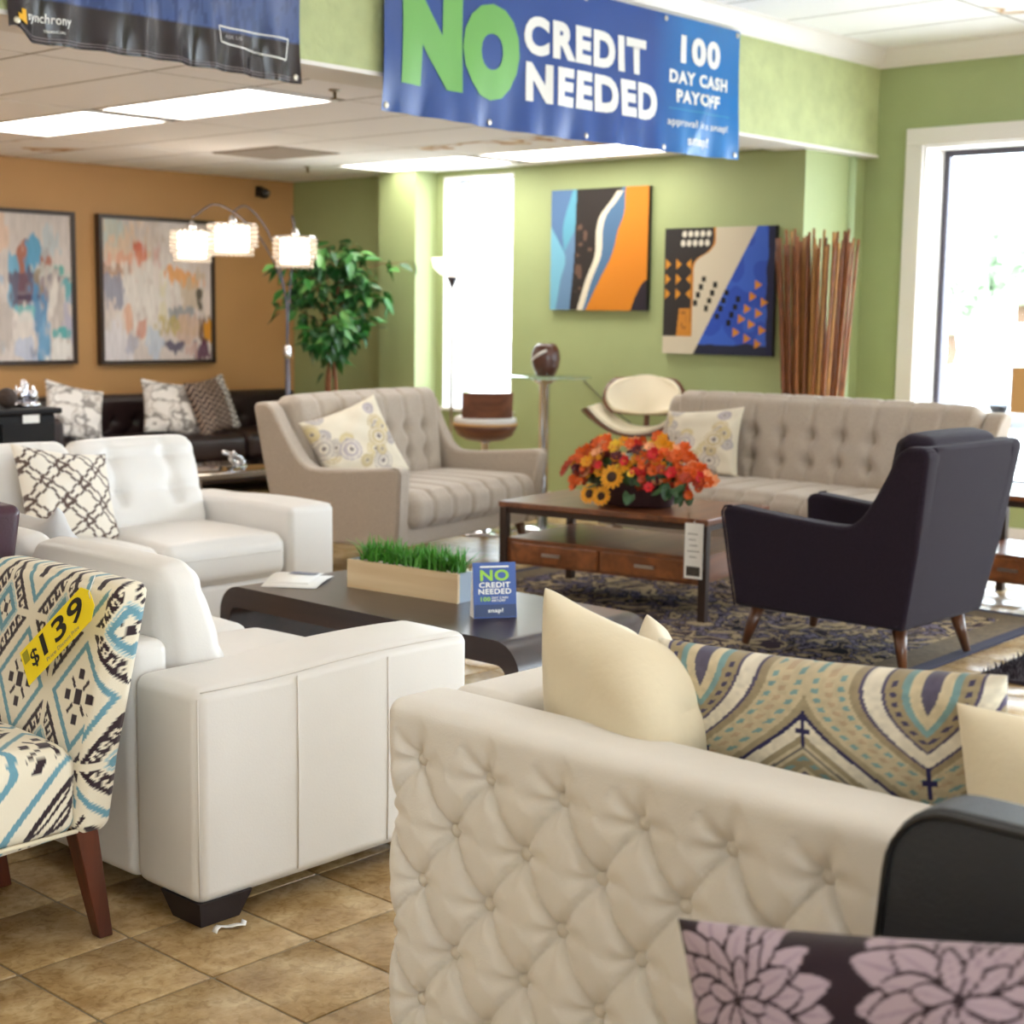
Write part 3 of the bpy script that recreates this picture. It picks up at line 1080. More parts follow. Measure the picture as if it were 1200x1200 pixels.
# ---- dark waterfall coffee table
def waterfall_table():
    x0, x1, y0, y1, h = 3.33, 3.98, 2.99, 4.44, 0.42
    t = thing('coffee_table', 'dark espresso waterfall coffee table with rounded corners between the white loveseats', 'coffee table', ((x0 + x1) / 2, (y0 + y1) / 2, 0))
    L, ro, tt, tl = (y1 - y0), 0.105, 0.075, 0.055
    # outline (y,z) of the outer shape and the inner shape
    outer, inner = [(-L / 2, 0.0)], [(-L / 2 + tl, 0.0)]
    for a in np.linspace(180, 90, 10):
        outer.append((-L / 2 + ro + ro * math.cos(R(a)), h - ro + ro * math.sin(R(a))))
    ri = 0.04
    for a in np.linspace(180, 90, 6):
        inner.append((-L / 2 + tl + ri + ri * math.cos(R(a)), h - tt - ri + ri * math.sin(R(a))))
    outer += [(-p, z) for p, z in outer[::-1]]
    inner += [(-p, z) for p, z in inner[::-1]]
    w = x1 - x0
    out = outer + inner[::-1]
    n = len(out)
    no = len(outer)
    V = [( s, p, z) for s in (-w / 2, w / 2) for p, z in out]
    F = []
    for i in range(n):
        j = (i + 1) % n
        F.append((i, n + i, n + j, j))
    # end faces as quads between outer and inner (resampled)
    def face_strip(off, flip):
        i_, j_ = 0, 0
        ni = len(inner)
        oi = lambda k: off + k
        ii = lambda k: off + n - 1 - k
        while i_ < no - 1 or j_ < ni - 1:
            if j_ >= ni - 1 or (i_ < no - 1 and (i_ + 1) / (no - 1) <= (j_ + 1) / (ni - 1)):
                f = (oi(i_), oi(i_ + 1), ii(j_))
                i_ += 1
            else:
                f = (oi(i_), ii(j_ + 1), ii(j_))
                j_ += 1
            F.append(f[::-1] if flip else f)
    face_strip(0, False)
    face_strip(n, True)
    mk('body', V, F, m_top_dark, t, auto=35)
    mk('stretcher', *boxg(-0.02, 0.02, -L / 2 + tl, L / 2 - tl, h - tt - 0.04, h - tt), m_top_dark, t, smooth=False)
    return t
waterfall_table()

# ---- grass planter
m_pine = mat('pale_pine', '#ead2ab', 0.6, grain=(1, '#d9b98c', 20))
m_grass = mat('artificial_grass', '#58a636', 0.5, var=(40, 0.35))
m_pebble = mat('white_pebble', '#e4e0d8', 0.6)
m_zinc = mat('blue_grey_metal', '#8d98a5', 0.4, 0.4)
t = thing('grass_planter', 'long pine box planter of short artificial grass on the dark coffee table', 'planter', (3.70, 3.83, 0.42), R(6))
Lp, wp, hp = 0.50, 0.115, 0.10
for s in (-1, 1):
    mk('side_board', *boxg(s * wp / 2 - 0.006, s * wp / 2 + 0.006, -Lp / 2, Lp / 2, 0, hp), m_pine, t, smooth=False)
    mk('end_plate', *boxg(-wp / 2 + 0.007, wp / 2 - 0.007, s * (Lp / 2 - 0.006) - 0.005, s * (Lp / 2 - 0.006) + 0.005, 0, hp), m_zinc, t, smooth=False)
mk('base', *boxg(-wp / 2 + 0.007, wp / 2 - 0.007, -Lp / 2 + 0.012, Lp / 2 - 0.012, 0, 0.07), m_pine, t, smooth=False)
pb = MB()
for k in range(150):
    y = rng.uniform(-Lp / 2 + 0.02, Lp / 2 - 0.02)
    x = rng.uniform(-wp / 2 + 0.013, wp / 2 - 0.013)
    pb.add(softbox(0.016, 0.014, 0.012, 0.0055, (x, y, 0.085 + rng.uniform(0, 0.012)), 1))
o = pb.build('pebbles', m_pebble, t, True)
o['kind'] = 'stuff'
gV, gF, n0 = [], [], 0
for k in range(620):
    cl = rng.integers(0, 9)
    y = -Lp / 2 + 0.05 + cl * (Lp - 0.1) / 8 + rng.normal(0, 0.016)
    x = rng.normal(0, 0.018)
    a = rng.uniform(0, 2 * PI)
    tilt = abs(rng.normal(0, 0.6))
    ln = rng.uniform(0.06, 0.115)
    dx, dy = math.cos(a), math.sin(a)
    w = 0.0045
    p0 = np.array([x, y, 0.075])
    for q, (f, ww) in enumerate(((0, 1), (0.5, 0.9), (1, 0.12))):
        c = p0 + np.array([dx * tilt * ln * f * f, dy * tilt * ln * f * f, ln * f * (1 - 0.2 * tilt * f)])
        gV += [c + np.array([-dy, dx, 0]) * w * ww, c - np.array([-dy, dx, 0]) * w * ww]
    gF += [(n0, n0 + 1, n0 + 3, n0 + 2), (n0 + 2, n0 + 3, n0 + 5, n0 + 4)]
    n0 += 6
o = mk('grass', np.array(gV), gF, m_grass, t)
o['kind'] = 'stuff'

# ---- tent card
m_blue = mat('sign_blue', '#15479b', 0.4)
m_lime = mat('sign_green', '#9bd03a', 0.5)
m_navyink = mat('sign_dark_blue', '#0d2f66', 0.45)
t = thing('tent_card', 'small blue folded tent card reading NO CREDIT NEEDED on the dark coffee table', 'sign', (3.60, 3.35, 0.42), R(-34))
cw_, ch_, cd_ = 0.165, 0.205, 0.075
t.scale = (0.86,) * 3
sl = math.atan2(cd_ / 2, ch_)
def card_face(s):
    def f(x, y, off=0.0):
        y = np.asarray(y)
        return np.stack([np.asarray(x) * 1.0, np.full_like(y, 0.0) - s * (cd_ / 2 * (1 - y / ch_)) - s * off, y + 0 * np.asarray(x)], 1)
    return f
V = [(-cw_ / 2, -cd_ / 2, 0), (cw_ / 2, -cd_ / 2, 0), (cw_ / 2, 0, ch_), (-cw_ / 2, 0, ch_), (-cw_ / 2, cd_ / 2, 0), (cw_ / 2, cd_ / 2, 0),
     (-cw_ / 2, -cd_ / 2 + 0.003, 0), (cw_ / 2, -cd_ / 2 + 0.003, 0), (cw_ / 2, 0, ch_ - 0.006), (-cw_ / 2, 0, ch_ - 0.006), (-cw_ / 2, cd_ / 2 - 0.003, 0), (cw_ / 2, cd_ / 2 - 0.003, 0)]
F = [(0, 1, 2, 3), (3, 2, 5, 4), (7, 6, 9, 8), (8, 9, 10, 11), (0, 3, 9, 6), (3, 4, 10, 9), (1, 7, 8, 2), (2, 8, 11, 5), (0, 6, 7, 1), (4, 5, 11, 10)]
mk('card', V, F, m_blue, t, smooth=False)
mk('end_flap', *prism([(-cd_ / 2 + 0.006, 0.0), (cd_ / 2 - 0.006, 0.0), (0, ch_ - 0.014)], -cw_ / 2 - 0.001, -cw_ / 2 + 0.001, 0), m_paper, t, smooth=False)
fm = card_face(1)
fmo = lambda x, y: fm(x, y, 0.0012)
mk('band', fmo(np.array([-.08, .08, .08, -.08]), np.array([0.004, 0.004, 0.05, 0.05])), [(0, 1, 2, 3)], m_navyink, t, smooth=False)
fm2 = lambda x, y: fm(x, y, 0.002)
mk('strip', fm2(np.array([-.055, .055, .055, -.055]), np.array([0.186, 0.186, 0.192, 0.192])), [(0, 1, 2, 3)], m_white_ink, t, smooth=False)
lettering('lettering', 'NO', (-.055, .055, .137, .178), fm2, m_lime, t, 0.03)
lettering('lettering', 'CREDIT', (-.06, .06, .112, .132), fm2, m_white_ink, t, 0.03)
lettering('lettering', 'NEEDED', (-.063, .063, .088, .108), fm2, m_white_ink, t, 0.03)
lettering('lettering', '100', (-.055, -.018, .062, .078), fm2, m_lime, t, 0.03)
lettering('lettering', 'DAY CASH', (-.012, .05, .071, .079), fm2, m_white_ink, t, 0.02)
lettering('lettering', 'PAYOFF', (-.012, .04, .060, .068), fm2, m_white_ink, t, 0.02)
lettering('lettering', 'snap!', (-.028, .03, .016, .036), fm2, m_white_ink, t, 0.03)

# ---- brochures on the table corner
t = thing('brochure', 'white folded brochure lying on the corner of the dark coffee table', 'brochure', (3.55, 4.27, 0.4205), R(35))
V, F = [], []
n = 10
for i in range(n):
    for j in range(2):
        x = -0.13 + 0.26 * i / (n - 1)
        V.append((x, -0.10 + 0.20 * j, 0.002 + 0.012 * math.sin(PI * i / (n - 1)) * (0.5 + 0.5 * j)))
o = mk('page', V, gridf(n, 2), m_paper, t)
md = o.modifiers.new('thickness', 'SOLIDIFY')
md.thickness = 0.0015
o = mk('page', [(v[0] * 0.9 + 0.03, v[1] * 0.8 + 0.02, v[2] + 0.006) for v in V], gridf(n, 2), m_paper, t)
md = o.modifiers.new('thickness', 'SOLIDIFY')
md.thickness = 0.0015
mk('photo', [(0.05, -0.05, 0.0185), (0.13, -0.05, 0.012), (0.13, 0.05, 0.014), (0.05, 0.05, 0.0195)], [(0, 1, 2, 3)], mat('brochure_print', '#5a5f78', 0.5), t, smooth=False)

# ---- brown tables with drawers
def drawer_table(name, label, loc, rz, w, d, h, ndraw, z_sh, z_bot, apron=0.03):
    t = thing(name, label, 'table', loc, rz)
    bevel(mk('tabletop', *boxg(-w / 2, w / 2, -d / 2, d / 2, h - 0.028, h), m_brown, t, smooth=False), 0.004, 2)
    a = MB()
    for s in (-1, 1):
        a.box(-w / 2 + 0.045, w / 2 - 0.045, s * (d / 2 - 0.03) - 0.012, s * (d / 2 - 0.03) + 0.012, h - 0.028 - apron, h - 0.028)
        a.box(s * (w / 2 - 0.03) - 0.012, s * (w / 2 - 0.03) + 0.012, -d / 2 + 0.018, d / 2 - 0.018, h - 0.028 - apron, h - 0.028)
    a.build('apron', m_bronze, t)
    for sx in (-1, 1):
        for sy in (-1, 1):
            cx, cy = sx * (w / 2 - 0.024), sy * (d / 2 - 0.024)
            mk('leg', *boxg(cx - 0.019, cx + 0.019, cy - 0.019, cy + 0.019, 0, h - 0.029), m_bronze, t, smooth=False)
    body = mk('drawer_case', *boxg(-w / 2 + 0.044, w / 2 - 0.044, -d / 2 + 0.022, d / 2 - 0.022, z_bot, z_sh), m_brown, t, smooth=False)
    dw = (w - 0.12) / ndraw
    for k in range(ndraw):
        cx = -w / 2 + 0.06 + dw * (k + 0.5)
        dr = bevel(mk('drawer', *boxg(cx - dw / 2 + 0.012, cx + dw / 2 - 0.012, -d / 2 + 0.006, -d / 2 + 0.0218, z_bot + 0.015, z_sh - 0.02), m_brown2, t, smooth=False), 0.003, 2)
        zc = (z_bot + z_sh) / 2
        hd = MB()
        hd.box(cx - 0.05, cx + 0.05, -d / 2 - 0.016, -d / 2 - 0.006, zc - 0.007, zc + 0.007)
        hd.box(cx - 0.04, cx - 0.03, -d / 2 - 0.008, -d / 2 + 0.006, zc - 0.005, zc + 0.005)
        hd.box(cx + 0.03, cx + 0.04, -d / 2 - 0.008, -d / 2 + 0.006, zc - 0.005, zc + 0.005)
        hd.build('handle', m_steel, dr)
    return t
TBL = drawer_table('drawer_coffee_table', 'brown wooden coffee table with two drawers carrying the flower basket', (5.57 + 0.345, 4.525 + 0.055, 0.012), R(-90 + 9.2), 1.13, 0.68, 0.47, 2, 0.292, 0.165)
drawer_table('drawer_end_table', 'brown wooden end table with a drawer and lower shelf, under the table lamp', (7.30, 3.16, 0), R(-90), 0.60, 0.55, 0.56, 1, 0.27, 0.13)

# hang tag on the coffee table
t = thing('hang_tag', 'long white price tag hanging off the corner of the brown coffee table', 'price tag', (5.595, 3.985, 0.474), R(-90 + 9.2))
mk('card', *boxg(-0.045, 0.045, -0.0075, -0.006, -0.25, 0.0), m_paper, t, smooth=False)
for k, (a, b) in enumerate(((-0.03, 0.02), (-0.025, 0.01), (-0.02, 0.02), (-0.03, 0.03), (-0.02, 0.015))):
    mk('print_line', *boxg(a, b, -0.0082, -0.0076, -0.05 - k * 0.026, -0.046 - k * 0.026), m_ink, t, smooth=False)
mk('photo_print', *boxg(-0.034, 0.034, -0.0082, -0.0076, -0.238, -0.195), mat('tag_photo', '#4e463f', 0.6, var=(60, 0.7)), t, smooth=False)
mk('string', *tube([(0, -0.0065, -0.01), (0.0, -0.012, 0.006), (0.0, 0.004, 0.010)], 0.0012, 5), m_paper, t)

# ---- autumn flower basket
fx, fy = 5.87, 4.53
t = thing('flower_basket', 'basket of silk sunflowers and orange autumn blossoms on the brown coffee table', 'flower arrangement', (fx, fy, 0.4825), R(-80))
m_basket = mat('dark_basket', '#3b1f22', 0.5, var=(40, 0.3))
m_cell = mat('cellophane', '#c9b9cf', 0.15)
m_stem = mat('stem_green', '#3d5a2c', 0.6)
m_leafd = mat('ivy_green', '#31562d', 0.45, var=(30, 0.35))
bk = []
for k in range(9):
    f = k / 8
    bk.append((0.18 + 0.06 * f + (0.006 if k % 2 else 0), f * 0.13))
V, F = lathe(bk + [(0.225, 0.128), (0.17, 0.02)], 40)
V[:, 1] *= 0.62
mk('basket', V, F, m_basket, t)
petal_cols = {'sun': mat('sunflower_petal', '#f2a41c', 0.6, var=(60, 0.3)), 'orange': mat('orange_petal', '#e8641c', 0.6, var=(60, 0.3)), 'rust': mat('rust_petal', '#b93c18', 0.6, var=(60, 0.35)),
              'yellow': mat('yellow_petal', '#f0c53a', 0.6), 'red': mat('red_petal', '#d3262a', 0.6), 'peach': mat('peach_petal', '#f0a878', 0.6), 'burg': mat('burgundy_petal', '#5a1a24', 0.6)}
m_disc = mat('sunflower_disc', '#3a2010', 0.8, bump=(300, 0.6))
def flower_geo(rad, npet, layers, cup, wd):
    V, F = [], []
    n0 = 0
    for L_ in range(layers):
        r0 = rad * (1 - 0.22 * L_)
        for k in range(npet):
            a = 2 * PI * (k + 0.5 * L_) / npet + 0.1 * math.sin(k * 7.3 + L_)
            ca, sa = math.cos(a), math.sin(a)
            for f, ww in ((0.18, 0.35), (0.55, 1.0), (0.85, 0.7), (1.0, 0.08)):
                z = cup * (f ** 1.5) * r0 + 0.12 * L_ * rad * f
                for s in (-1, 1):
                    x, y = f * r0, s * wd * r0 * ww
                    V.append((ca * x - sa * y, sa * x + ca * y, z + 0.02 * rad * s))
            for q in range(3):
                b = n0 + 2 * q
                F.append((b, b + 2, b + 3, b + 1))
            n0 += 8
    return np.array(V), F
sunV, sunF = flower_geo(0.062, 15, 2, 0.12, 0.2)
smV, smF = flower_geo(0.034, 7, 2, 0.5, 0.36)
discg = lathe([(0.024, 0.002), (0.026, 0.008), (0.018, 0.014), (0.004, 0.016)], 14)
sun_me, disc_me = None, None
def aim(o, n):
    n = Vector(n).normalized()
    o.rotation_mode = 'QUATERNION'
    o.rotation_quaternion = n.to_track_quat('Z', 'Y')
    return o
# local frame: -y points to the camera side (world -X), x runs along the table
suns = [(0.0, -0.20, 0.155, 1.0), (0.115, -0.19, 0.03, 0.82), (0.055, -0.205, 0.025, 0.82), (-0.045, -0.12, 0.25, 0.6)]
suns = [(-0.02, -0.21, 0.15, 1.0), (-0.145, -0.20, 0.06, 0.85), (-0.075, -0.21, 0.055, 0.82)]
for x, y, z, s in suns:
    if sun_me is None:
        o = mk('sunflower', sunV, sunF, petal_cols['sun'], t)
        d = mk('flower_center', *discg, m_disc, o)
        sun_me, disc_me = o.data, d.data
    else:
        o = bpy.data.objects.new('sunflower', sun_me)
        COL.objects.link(o)
        o.parent = t
        d = bpy.data.objects.new('flower_center', disc_me)
        COL.objects.link(d)
        d.parent = o
    o.location = (x, y, z)
    o.scale = (s,) * 3
    aim(o, (0.1 + x, -1, 0.3))
sm_me = {}
def blossom(x, y, z, kind, s):
    if kind not in sm_me:
        o = mk('blossom', smV, smF, petal_cols[kind], t)
        sm_me[kind] = o.data
    else:
        o = bpy.data.objects.new('blossom', sm_me[kind])
        COL.objects.link(o)
        o.parent = t
    o.location = (x, y, z)
    o.scale = (s,) * 3
    aim(o, (x * 1.2 + rng.uniform(-.3, .3), -0.9 + rng.uniform(-.3, .3), 0.5 + rng.uniform(-.3, .4)))
for k in range(190):
    a = rng.uniform(0, 2 * PI)
    el = rng.uniform(0.0, 1.0)
    x = 0.40 * math.cos(a) * math.sqrt(1 - 0.75 * el * el) * rng.uniform(0.75, 1)
    y = 0.19 * math.sin(a) * rng.uniform(0.6, 1.05)
    z = 0.14 + 0.17 * el * (1 - 0.55 * (x / 0.40) ** 2) + rng.uniform(-0.02, 0.02)
    if x < -0.22 or x > 0.2:
        kind = rng.choice(['orange', 'orange', 'rust', 'orange', 'peach'])
        if x < -0.25:
            kind = rng.choice(['rust', 'orange', 'orange', 'rust', 'burg'])
    else:
        kind = rng.choice(['sun', 'sun', 'orange', 'yellow', 'orange', 'peach', 'red', 'burg', 'orange'])
    blossom(x, y, z, kind, rng.uniform(0.7, 1.15))
for k in range(70):
    x = rng.uniform(-0.34, 0.36)
    y = -0.13 - 0.09 * rng.random() + 0.12 * (x / 0.36) ** 2
    z = rng.uniform(0.10, 0.25) * (1 - 0.35 * (x / 0.36) ** 2)
    if abs(x + 0.05) < 0.12 and z < 0.19:
        continue
    blossom(x, y, z, rng.choice(['rust', 'orange', 'orange', 'burg', 'sun'] if x < -0.12 else ['sun', 'orange', 'yellow', 'burg', 'red'] if x < 0.1 else ['orange', 'orange', 'rust', 'red']), rng.uniform(0.6, 1.0))
# ivy and fillers
leafV = np.array([(0, 0, 0), (0.022, 0.018, 0.003), (0.014, 0.05, 0.0), (0, 0.066, -0.006), (-0.014, 0.05, 0.0), (-0.022, 0.018, 0.003), (0, 0.03, -0.004)])
leafF = [(0, 1, 6), (1, 2, 6), (2, 3, 6), (3, 4, 6), (4, 5, 6), (5, 0, 6)]
lf_me = None
ivy = [(0.30, -0.12, 0.08 + 0.02 * k + rng.uniform(-.01, .01)) for k in range(5)] + [(0.26 + rng.uniform(-.06, .09), -0.16 + rng.uniform(-.04, .04), rng.uniform(0.08, 0.16)) for k in range(10)]
ivy += [(rng.uniform(-0.3, 0.34), rng.uniform(-0.2, 0.0), rng.uniform(0.06, 0.25)) for k in range(26)] + [(0.06, -0.20, 0.08), (0.09, -0.19, 0.08), (0.04, -0.19, 0.09), (0.11, -0.1, 0.29), (0.13, -0.1, 0.30)]
for x, y, z in ivy:
    if lf_me is None:
        o = mk('ivy_leaf', leafV, leafF, m_leafd, t)
        lf_me = o.data
    else:
        o = bpy.data.objects.new('ivy_leaf', lf_me)
        COL.objects.link(o)
        o.parent = t
    o.location = (x, y, z)
    o.scale = (rng.uniform(0.8, 1.2),) * 3
    o.rotation_euler = (R(rng.uniform(-160, -90)), R(rng.uniform(-30, 30)), R(rng.uniform(-60, 60)))
fill = MB()
for k in range(60):
    x, y = rng.uniform(-0.3, 0.3), rng.uniform(-0.14, 0.1)
    z = rng.uniform(0.15, 0.25) * (1 - (x / 0.42) ** 2 * 0.5)
    fill.add(tube([(x * 0.5, y * 0.5, 0.1), (x * 0.8, y * 0.8, (0.1 + z) / 2 + 0.03), (x, y, z)], 0.003, 5))
V, F = lathe([(0.02, 0.0), (0.2, 0.0), (0.30, 0.05), (0.27, 0.1), (0.14, 0.14), (0.02, 0.15)], 26)
V[:, 1] *= 0.55
V[:, 2] += 0.085
V += rng.normal(0, 0.012, V.shape)
fill.add((V, F))
o = fill.build('foliage_filling', m_leafd, t, True)
o['kind'] = 'stuff'

# ---- rugs
def rug_material(name, cols, scale):
    m = bpy.data.materials.new(name)
    m.use_nodes = True
    N, L = m.node_tree.nodes, m.node_tree.links
    b = N['Principled BSDF']
    b.inputs['Roughness'].default_value = 0.95
    b.inputs['Specular IOR Level'].default_value = 0.1
    tc = N.new('ShaderNodeTexCoord')
    n = N.new('ShaderNodeTexVoronoi')
    n.inputs['Scale'].default_value = scale
    nz = N.new('ShaderNodeTexNoise')
    nz.inputs['Scale'].default_value = scale * 0.7
    nz.inputs['Detail'].default_value = 4
    nz.inputs['Distortion'].default_value = 2.0
    L.new(tc.outputs['Object'], nz.inputs['Vector'])
    L.new(tc.outputs['Object'], n.inputs['Vector'])
    ad = N.new('ShaderNodeMath')
    ad.operation = 'ADD'
    mu = N.new('ShaderNodeMath')
    mu.operation = 'MULTIPLY'
    mu.inputs[1].default_value = 0.35
    L.new(n.outputs['Distance'], mu.inputs[0])
    L.new(nz.outputs['Fac'], ad.inputs[0])
    L.new(mu.outputs[0], ad.inputs[1])
    r = N.new('ShaderNodeValToRGB')
    r.color_ramp.interpolation = 'CONSTANT'
    e = r.color_ramp.elements
    e[0].position, e[0].color = 0.0, (*lin(cols[0]), 1)
    e[1].position, e[1].color = 0.85, (*lin(cols[-1]), 1)
    for k, c in enumerate(cols[1:-1]):
        a = e.new(0.48 + 0.3 * k / max(1, len(cols) - 2))
        a.color = (*lin(c), 1)
    L.new(ad.outputs[0], r.inputs['Fac'])
    L.new(r.outputs['Color'], b.inputs['Base Color'])
    bp = N.new('ShaderNodeBump')
    bp.inputs['Strength'].default_value = 0.6
    n3 = N.new('ShaderNodeTexNoise')
    n3.inputs['Scale'].default_value = 260
    L.new(tc.outputs['Object'], n3.inputs['Vector'])
    L.new(n3.outputs['Fac'], bp.inputs['Height'])
    L.new(bp.outputs['Normal'], b.inputs['Normal'])
    return m
m_rug = rug_material('persian_rug', ['#17151c', '#2c2228', '#8d7a60', '#221d2e', '#6d6472', '#17141a', '#a08d70', '#3a2d36'], 7)
m_rugb = mat('rug_border', '#2b2a3e', 0.95)
m_rugt = mat('rug_tan_band', '#6e5d45', 0.95, var=(40, 0.4))
t = thing('patterned_rug', 'dark patterned area rug under the brown coffee table and navy armchair', 'rug', (5.85, 4.18, 0.0), R(2))
rw, rl = 2.1, 2.7
mk('field', *boxg(-rw / 2 + 0.2, rw / 2 - 0.2, -rl / 2 + 0.2, rl / 2 - 0.2, 0.0005, 0.0115), m_rug, t, smooth=False)
for nm, a, b, mm, z in (('outer_border', 0.0, 0.06, m_rugb, 0.011), ('inner_border', 0.06, 0.2, m_rugt, 0.0112)):
    bb = MB()
    bb.box(-rw / 2 + a, rw / 2 - a, -rl / 2 + a, -rl / 2 + b, 0.0005, z)
    bb.box(-rw / 2 + a, rw / 2 - a, rl / 2 - b, rl / 2 - a, 0.0005, z)
    bb.box(-rw / 2 + a, -rw / 2 + b, -rl / 2 + b, rl / 2 - b, 0.0005, z)
    bb.box(rw / 2 - b, rw / 2 - a, -rl / 2 + b, rl / 2 - b, 0.0005, z)
    bb.build(nm, mm, t)
# shaggy dark rug
m_shag = mat('plum_shag', '#3a2d36', 0.95, var=(90, 0.6), bump=(160, 1.0))
t = thing('shag_rug', 'shaggy dark plum rug beyond the navy armchair', 'rug', (6.35, 2.05, 0.0), R(4))
mk('backing', *boxg(-0.7, 0.7, -0.62, 0.62, 0.0005, 0.014), m_shag, t, smooth=False)
sV, sF, n0 = [], [], 0
xy = rng.uniform((-0.7, -0.62), (0.7, 0.62), (9000, 2))
for x, y in xy:
    a = rng.uniform(0, 2 * PI)
    dx, dy = math.cos(a) * 0.02, math.sin(a) * 0.02
    wv = 0.0035
    sV += [(x - dy * .15, y + dx * .15, 0.013), (x + dy * .15, y - dx * .15, 0.013), (x + dx, y + dy, 0.042)]
    sF.append((n0, n0 + 1, n0 + 2))
    n0 += 3
o = mk('shag_pile', sV, np.array(sF), m_shag, t)
o['kind'] = 'stuff'
# ================================================================== patterned chairs and cushions
m_print = mat('printed_cotton', '#ffffff', 0.85, spec=0.2, sheen=0.2, attr=True, bump=(420, 0.15))
m_printg = mat('printed_satin', '#ffffff', 0.45, spec=0.5, attr=True, bump=(300, 0.1))
m_creamp = mat('cream_cotton', '#e6d9bd', 0.85, spec=0.2, sheen=0.2, bump=(25, 0.25), var=(5, 0.05))
m_leg = mat('mahogany_leg', '#3d1a12', 0.35, coat=0.3, grain=(2, '#5c2a1a', 20))

def ikat(x, q):
    cream, teal, brown, lt = '#e6dcc6', '#6a98a8', '#33242b', '#a3bfc4'
    C = paint(len(x), cream)
    u, v = x / 0.235 + 0.15, q / 0.29 + 0.1
    dA = (u - np.round(u), v - np.round(v))
    dB = (u - 0.5 - np.round(u - 0.5), v - 0.5 - np.round(v - 0.5))
    eA = 2 * (abs(dA[0]) + abs(dA[1]))
    eB = 2 * (abs(dB[0]) + abs(dB[1]))
    A = eA < eB
    e = np.where(A, eA, eB)
    du = np.where(A, dA[0], dB[0])
    dv = np.where(A, dA[1], dB[1])
    s = np.where(du * dv > 0, du - dv, du + dv)        # runs along each side
    # A: cross of dark squares inside a teal outline
    put(C, A & (e > 0.70) & (e < 0.84), teal)
    put(C, A & (np.maximum(abs(du), abs(dv) * 0.9) < 0.052), brown)
    for (a, b) in ((0.16, 0), (-0.16, 0), (0, 0.17), (0, -0.17)):
        put(C, A & (np.maximum(abs(du - a), abs(dv - b)) < 0.04), brown)
    for a in (0.095, -0.095):
        for b in (0.095, -0.095):
            rx = ((du - a) * np.sign(a) + (dv - b) * np.sign(b)) / 1.414
            ry = ((du - a) * np.sign(a) - (dv - b) * np.sign(b)) / 1.414
            put(C, A & (abs(rx) < 0.05) & (abs(ry) < 0.016), brown)
    put(C, (e > 0.955), cream)
    # B: teal diamond with a dotted heart, and a dark scrolled band on its upper and lower sides
    B = ~A
    put(C, B & (e > 0.24) & (e < 0.40), teal)
    put(C, B & (np.maximum(abs(du), abs(dv)) < 0.035), brown)
    for k in range(4):
        a = k * PI / 2 + PI / 4
        put(C, B & (np.hypot(du - 0.07 * math.cos(a), dv - 0.07 * math.sin(a)) < 0.014), brown)
    band = B & (e > 0.50) & (e < 0.92)
    put(C, band & (e > 0.78) & (e < 0.90), brown)
    ph = s * 7.0
    fr = ph - np.floor(ph)
    put(C, band & (e > 0.56) & (e <= 0.80) & (fr < 0.36), brown)
    put(C, band & (e > 0.54) & (e < 0.64) & (fr < 0.80), brown)
    put(C, band & (e > 0.645) & (e < 0.715) & (fr > 0.62) & (fr < 0.80), brown)
    put(C, B & (e > 0.42) & (e < 0.47), lt)
    put(C, B & (abs(du) < 0.035) & (e > 0.45), cream)
    put(C, B & (abs(dv) < 0.03) & (e > 0.45), cream)
    return C

def parsons(name, label, loc, rz, W, m, top=0.82, pattern=None, m_l=None, depth=0.56):
    t = thing(name, label, 'chair', loc, rz)
    zb, zs = 0.255, 0.45
    th = 0.085
    dens = 3 if pattern else 0
    mb = (180, 4, 180) if pattern else (4, 1, 6)
    V, F = softbox(W, th, top - zb, 0.024, (0, 0, (top + zb) / 2), 5, mb, (0, 0.012, 0.008))
    V[:, 1] += 0.265 + th / 2 + np.interp(V[:, 2], [zb, 0.42, top], [-0.02, 0.0, 0.085])
    V[:, 0] *= np.interp(V[:, 2], [zb, 0.45, top], [0.93, 0.97, 1.0])
    mk('backrest', V, F, m, t, True, pattern(V[:, 0] + 0.6 * (V[:, 1] - 0.3) * (np.abs(V[:, 0]) > W * 0.44), V[:, 2]) if pattern else None)
    ms = (150, 150, 24) if pattern else (4, 4, 2)
    V, F = softbox(W * 0.90, depth, zs - zb, 0.045, (0, 0.262 - depth / 2, (zs + zb) / 2), 6, ms, (0.004, 0.01, 0.03))
    mk('seat', V, F, m, t, True, pattern(V[:, 0], V[:, 2] - V[:, 1]) if pattern else None)
    hem = [(-W * 0.45, 0.25, zb + 0.012), (-W * 0.45, -depth + 0.30, zb + 0.012), (-W * 0.43, -depth + 0.266, zb + 0.012), (W * 0.43, -depth + 0.266, zb + 0.012), (W * 0.45, -depth + 0.30, zb + 0.012), (W * 0.45, 0.25, zb + 0.012)]
    V, F = tube(hem, 0.005, 6)
    mk('piping', V, F, m, t, True, paint(len(V), '#e2d4b6') if pattern else None)
    for sx in (-1, 1):
        for back in (0, 1):
            xt = sx * (W / 2 - 0.055)
            yt = 0.275 if back else 0.262 - depth + 0.05
            yb_ = yt + (0.05 if back else 0.0)
            a, b = 0.027, 0.017
            Vv = [(xt - b, yb_ - b, 0), (xt + b, yb_ - b, 0), (xt + b, yb_ + b, 0), (xt - b, yb_ + b, 0), (xt - a, yt - a, zb + 0.01), (xt + a, yt - a, zb + 0.01), (xt + a, yt + a, zb + 0.01), (xt - a, yt + a, zb + 0.01)]
            bevel(mk('leg', Vv, boxg(0, 1, 0, 1, 0, 1)[1], m_l, t, smooth=False), 0.003, 2)
    return t
parsons('accent_chair', 'teal and brown patterned armless chair wearing the yellow price tag', (1.515, 3.115, 0), R(-90), 0.545, m_print, 0.795, ikat, m_leg)
m_plum = mat('plum_leather', '#3b1d2c', 0.35, spec=0.5, bump=(150, 0.1))
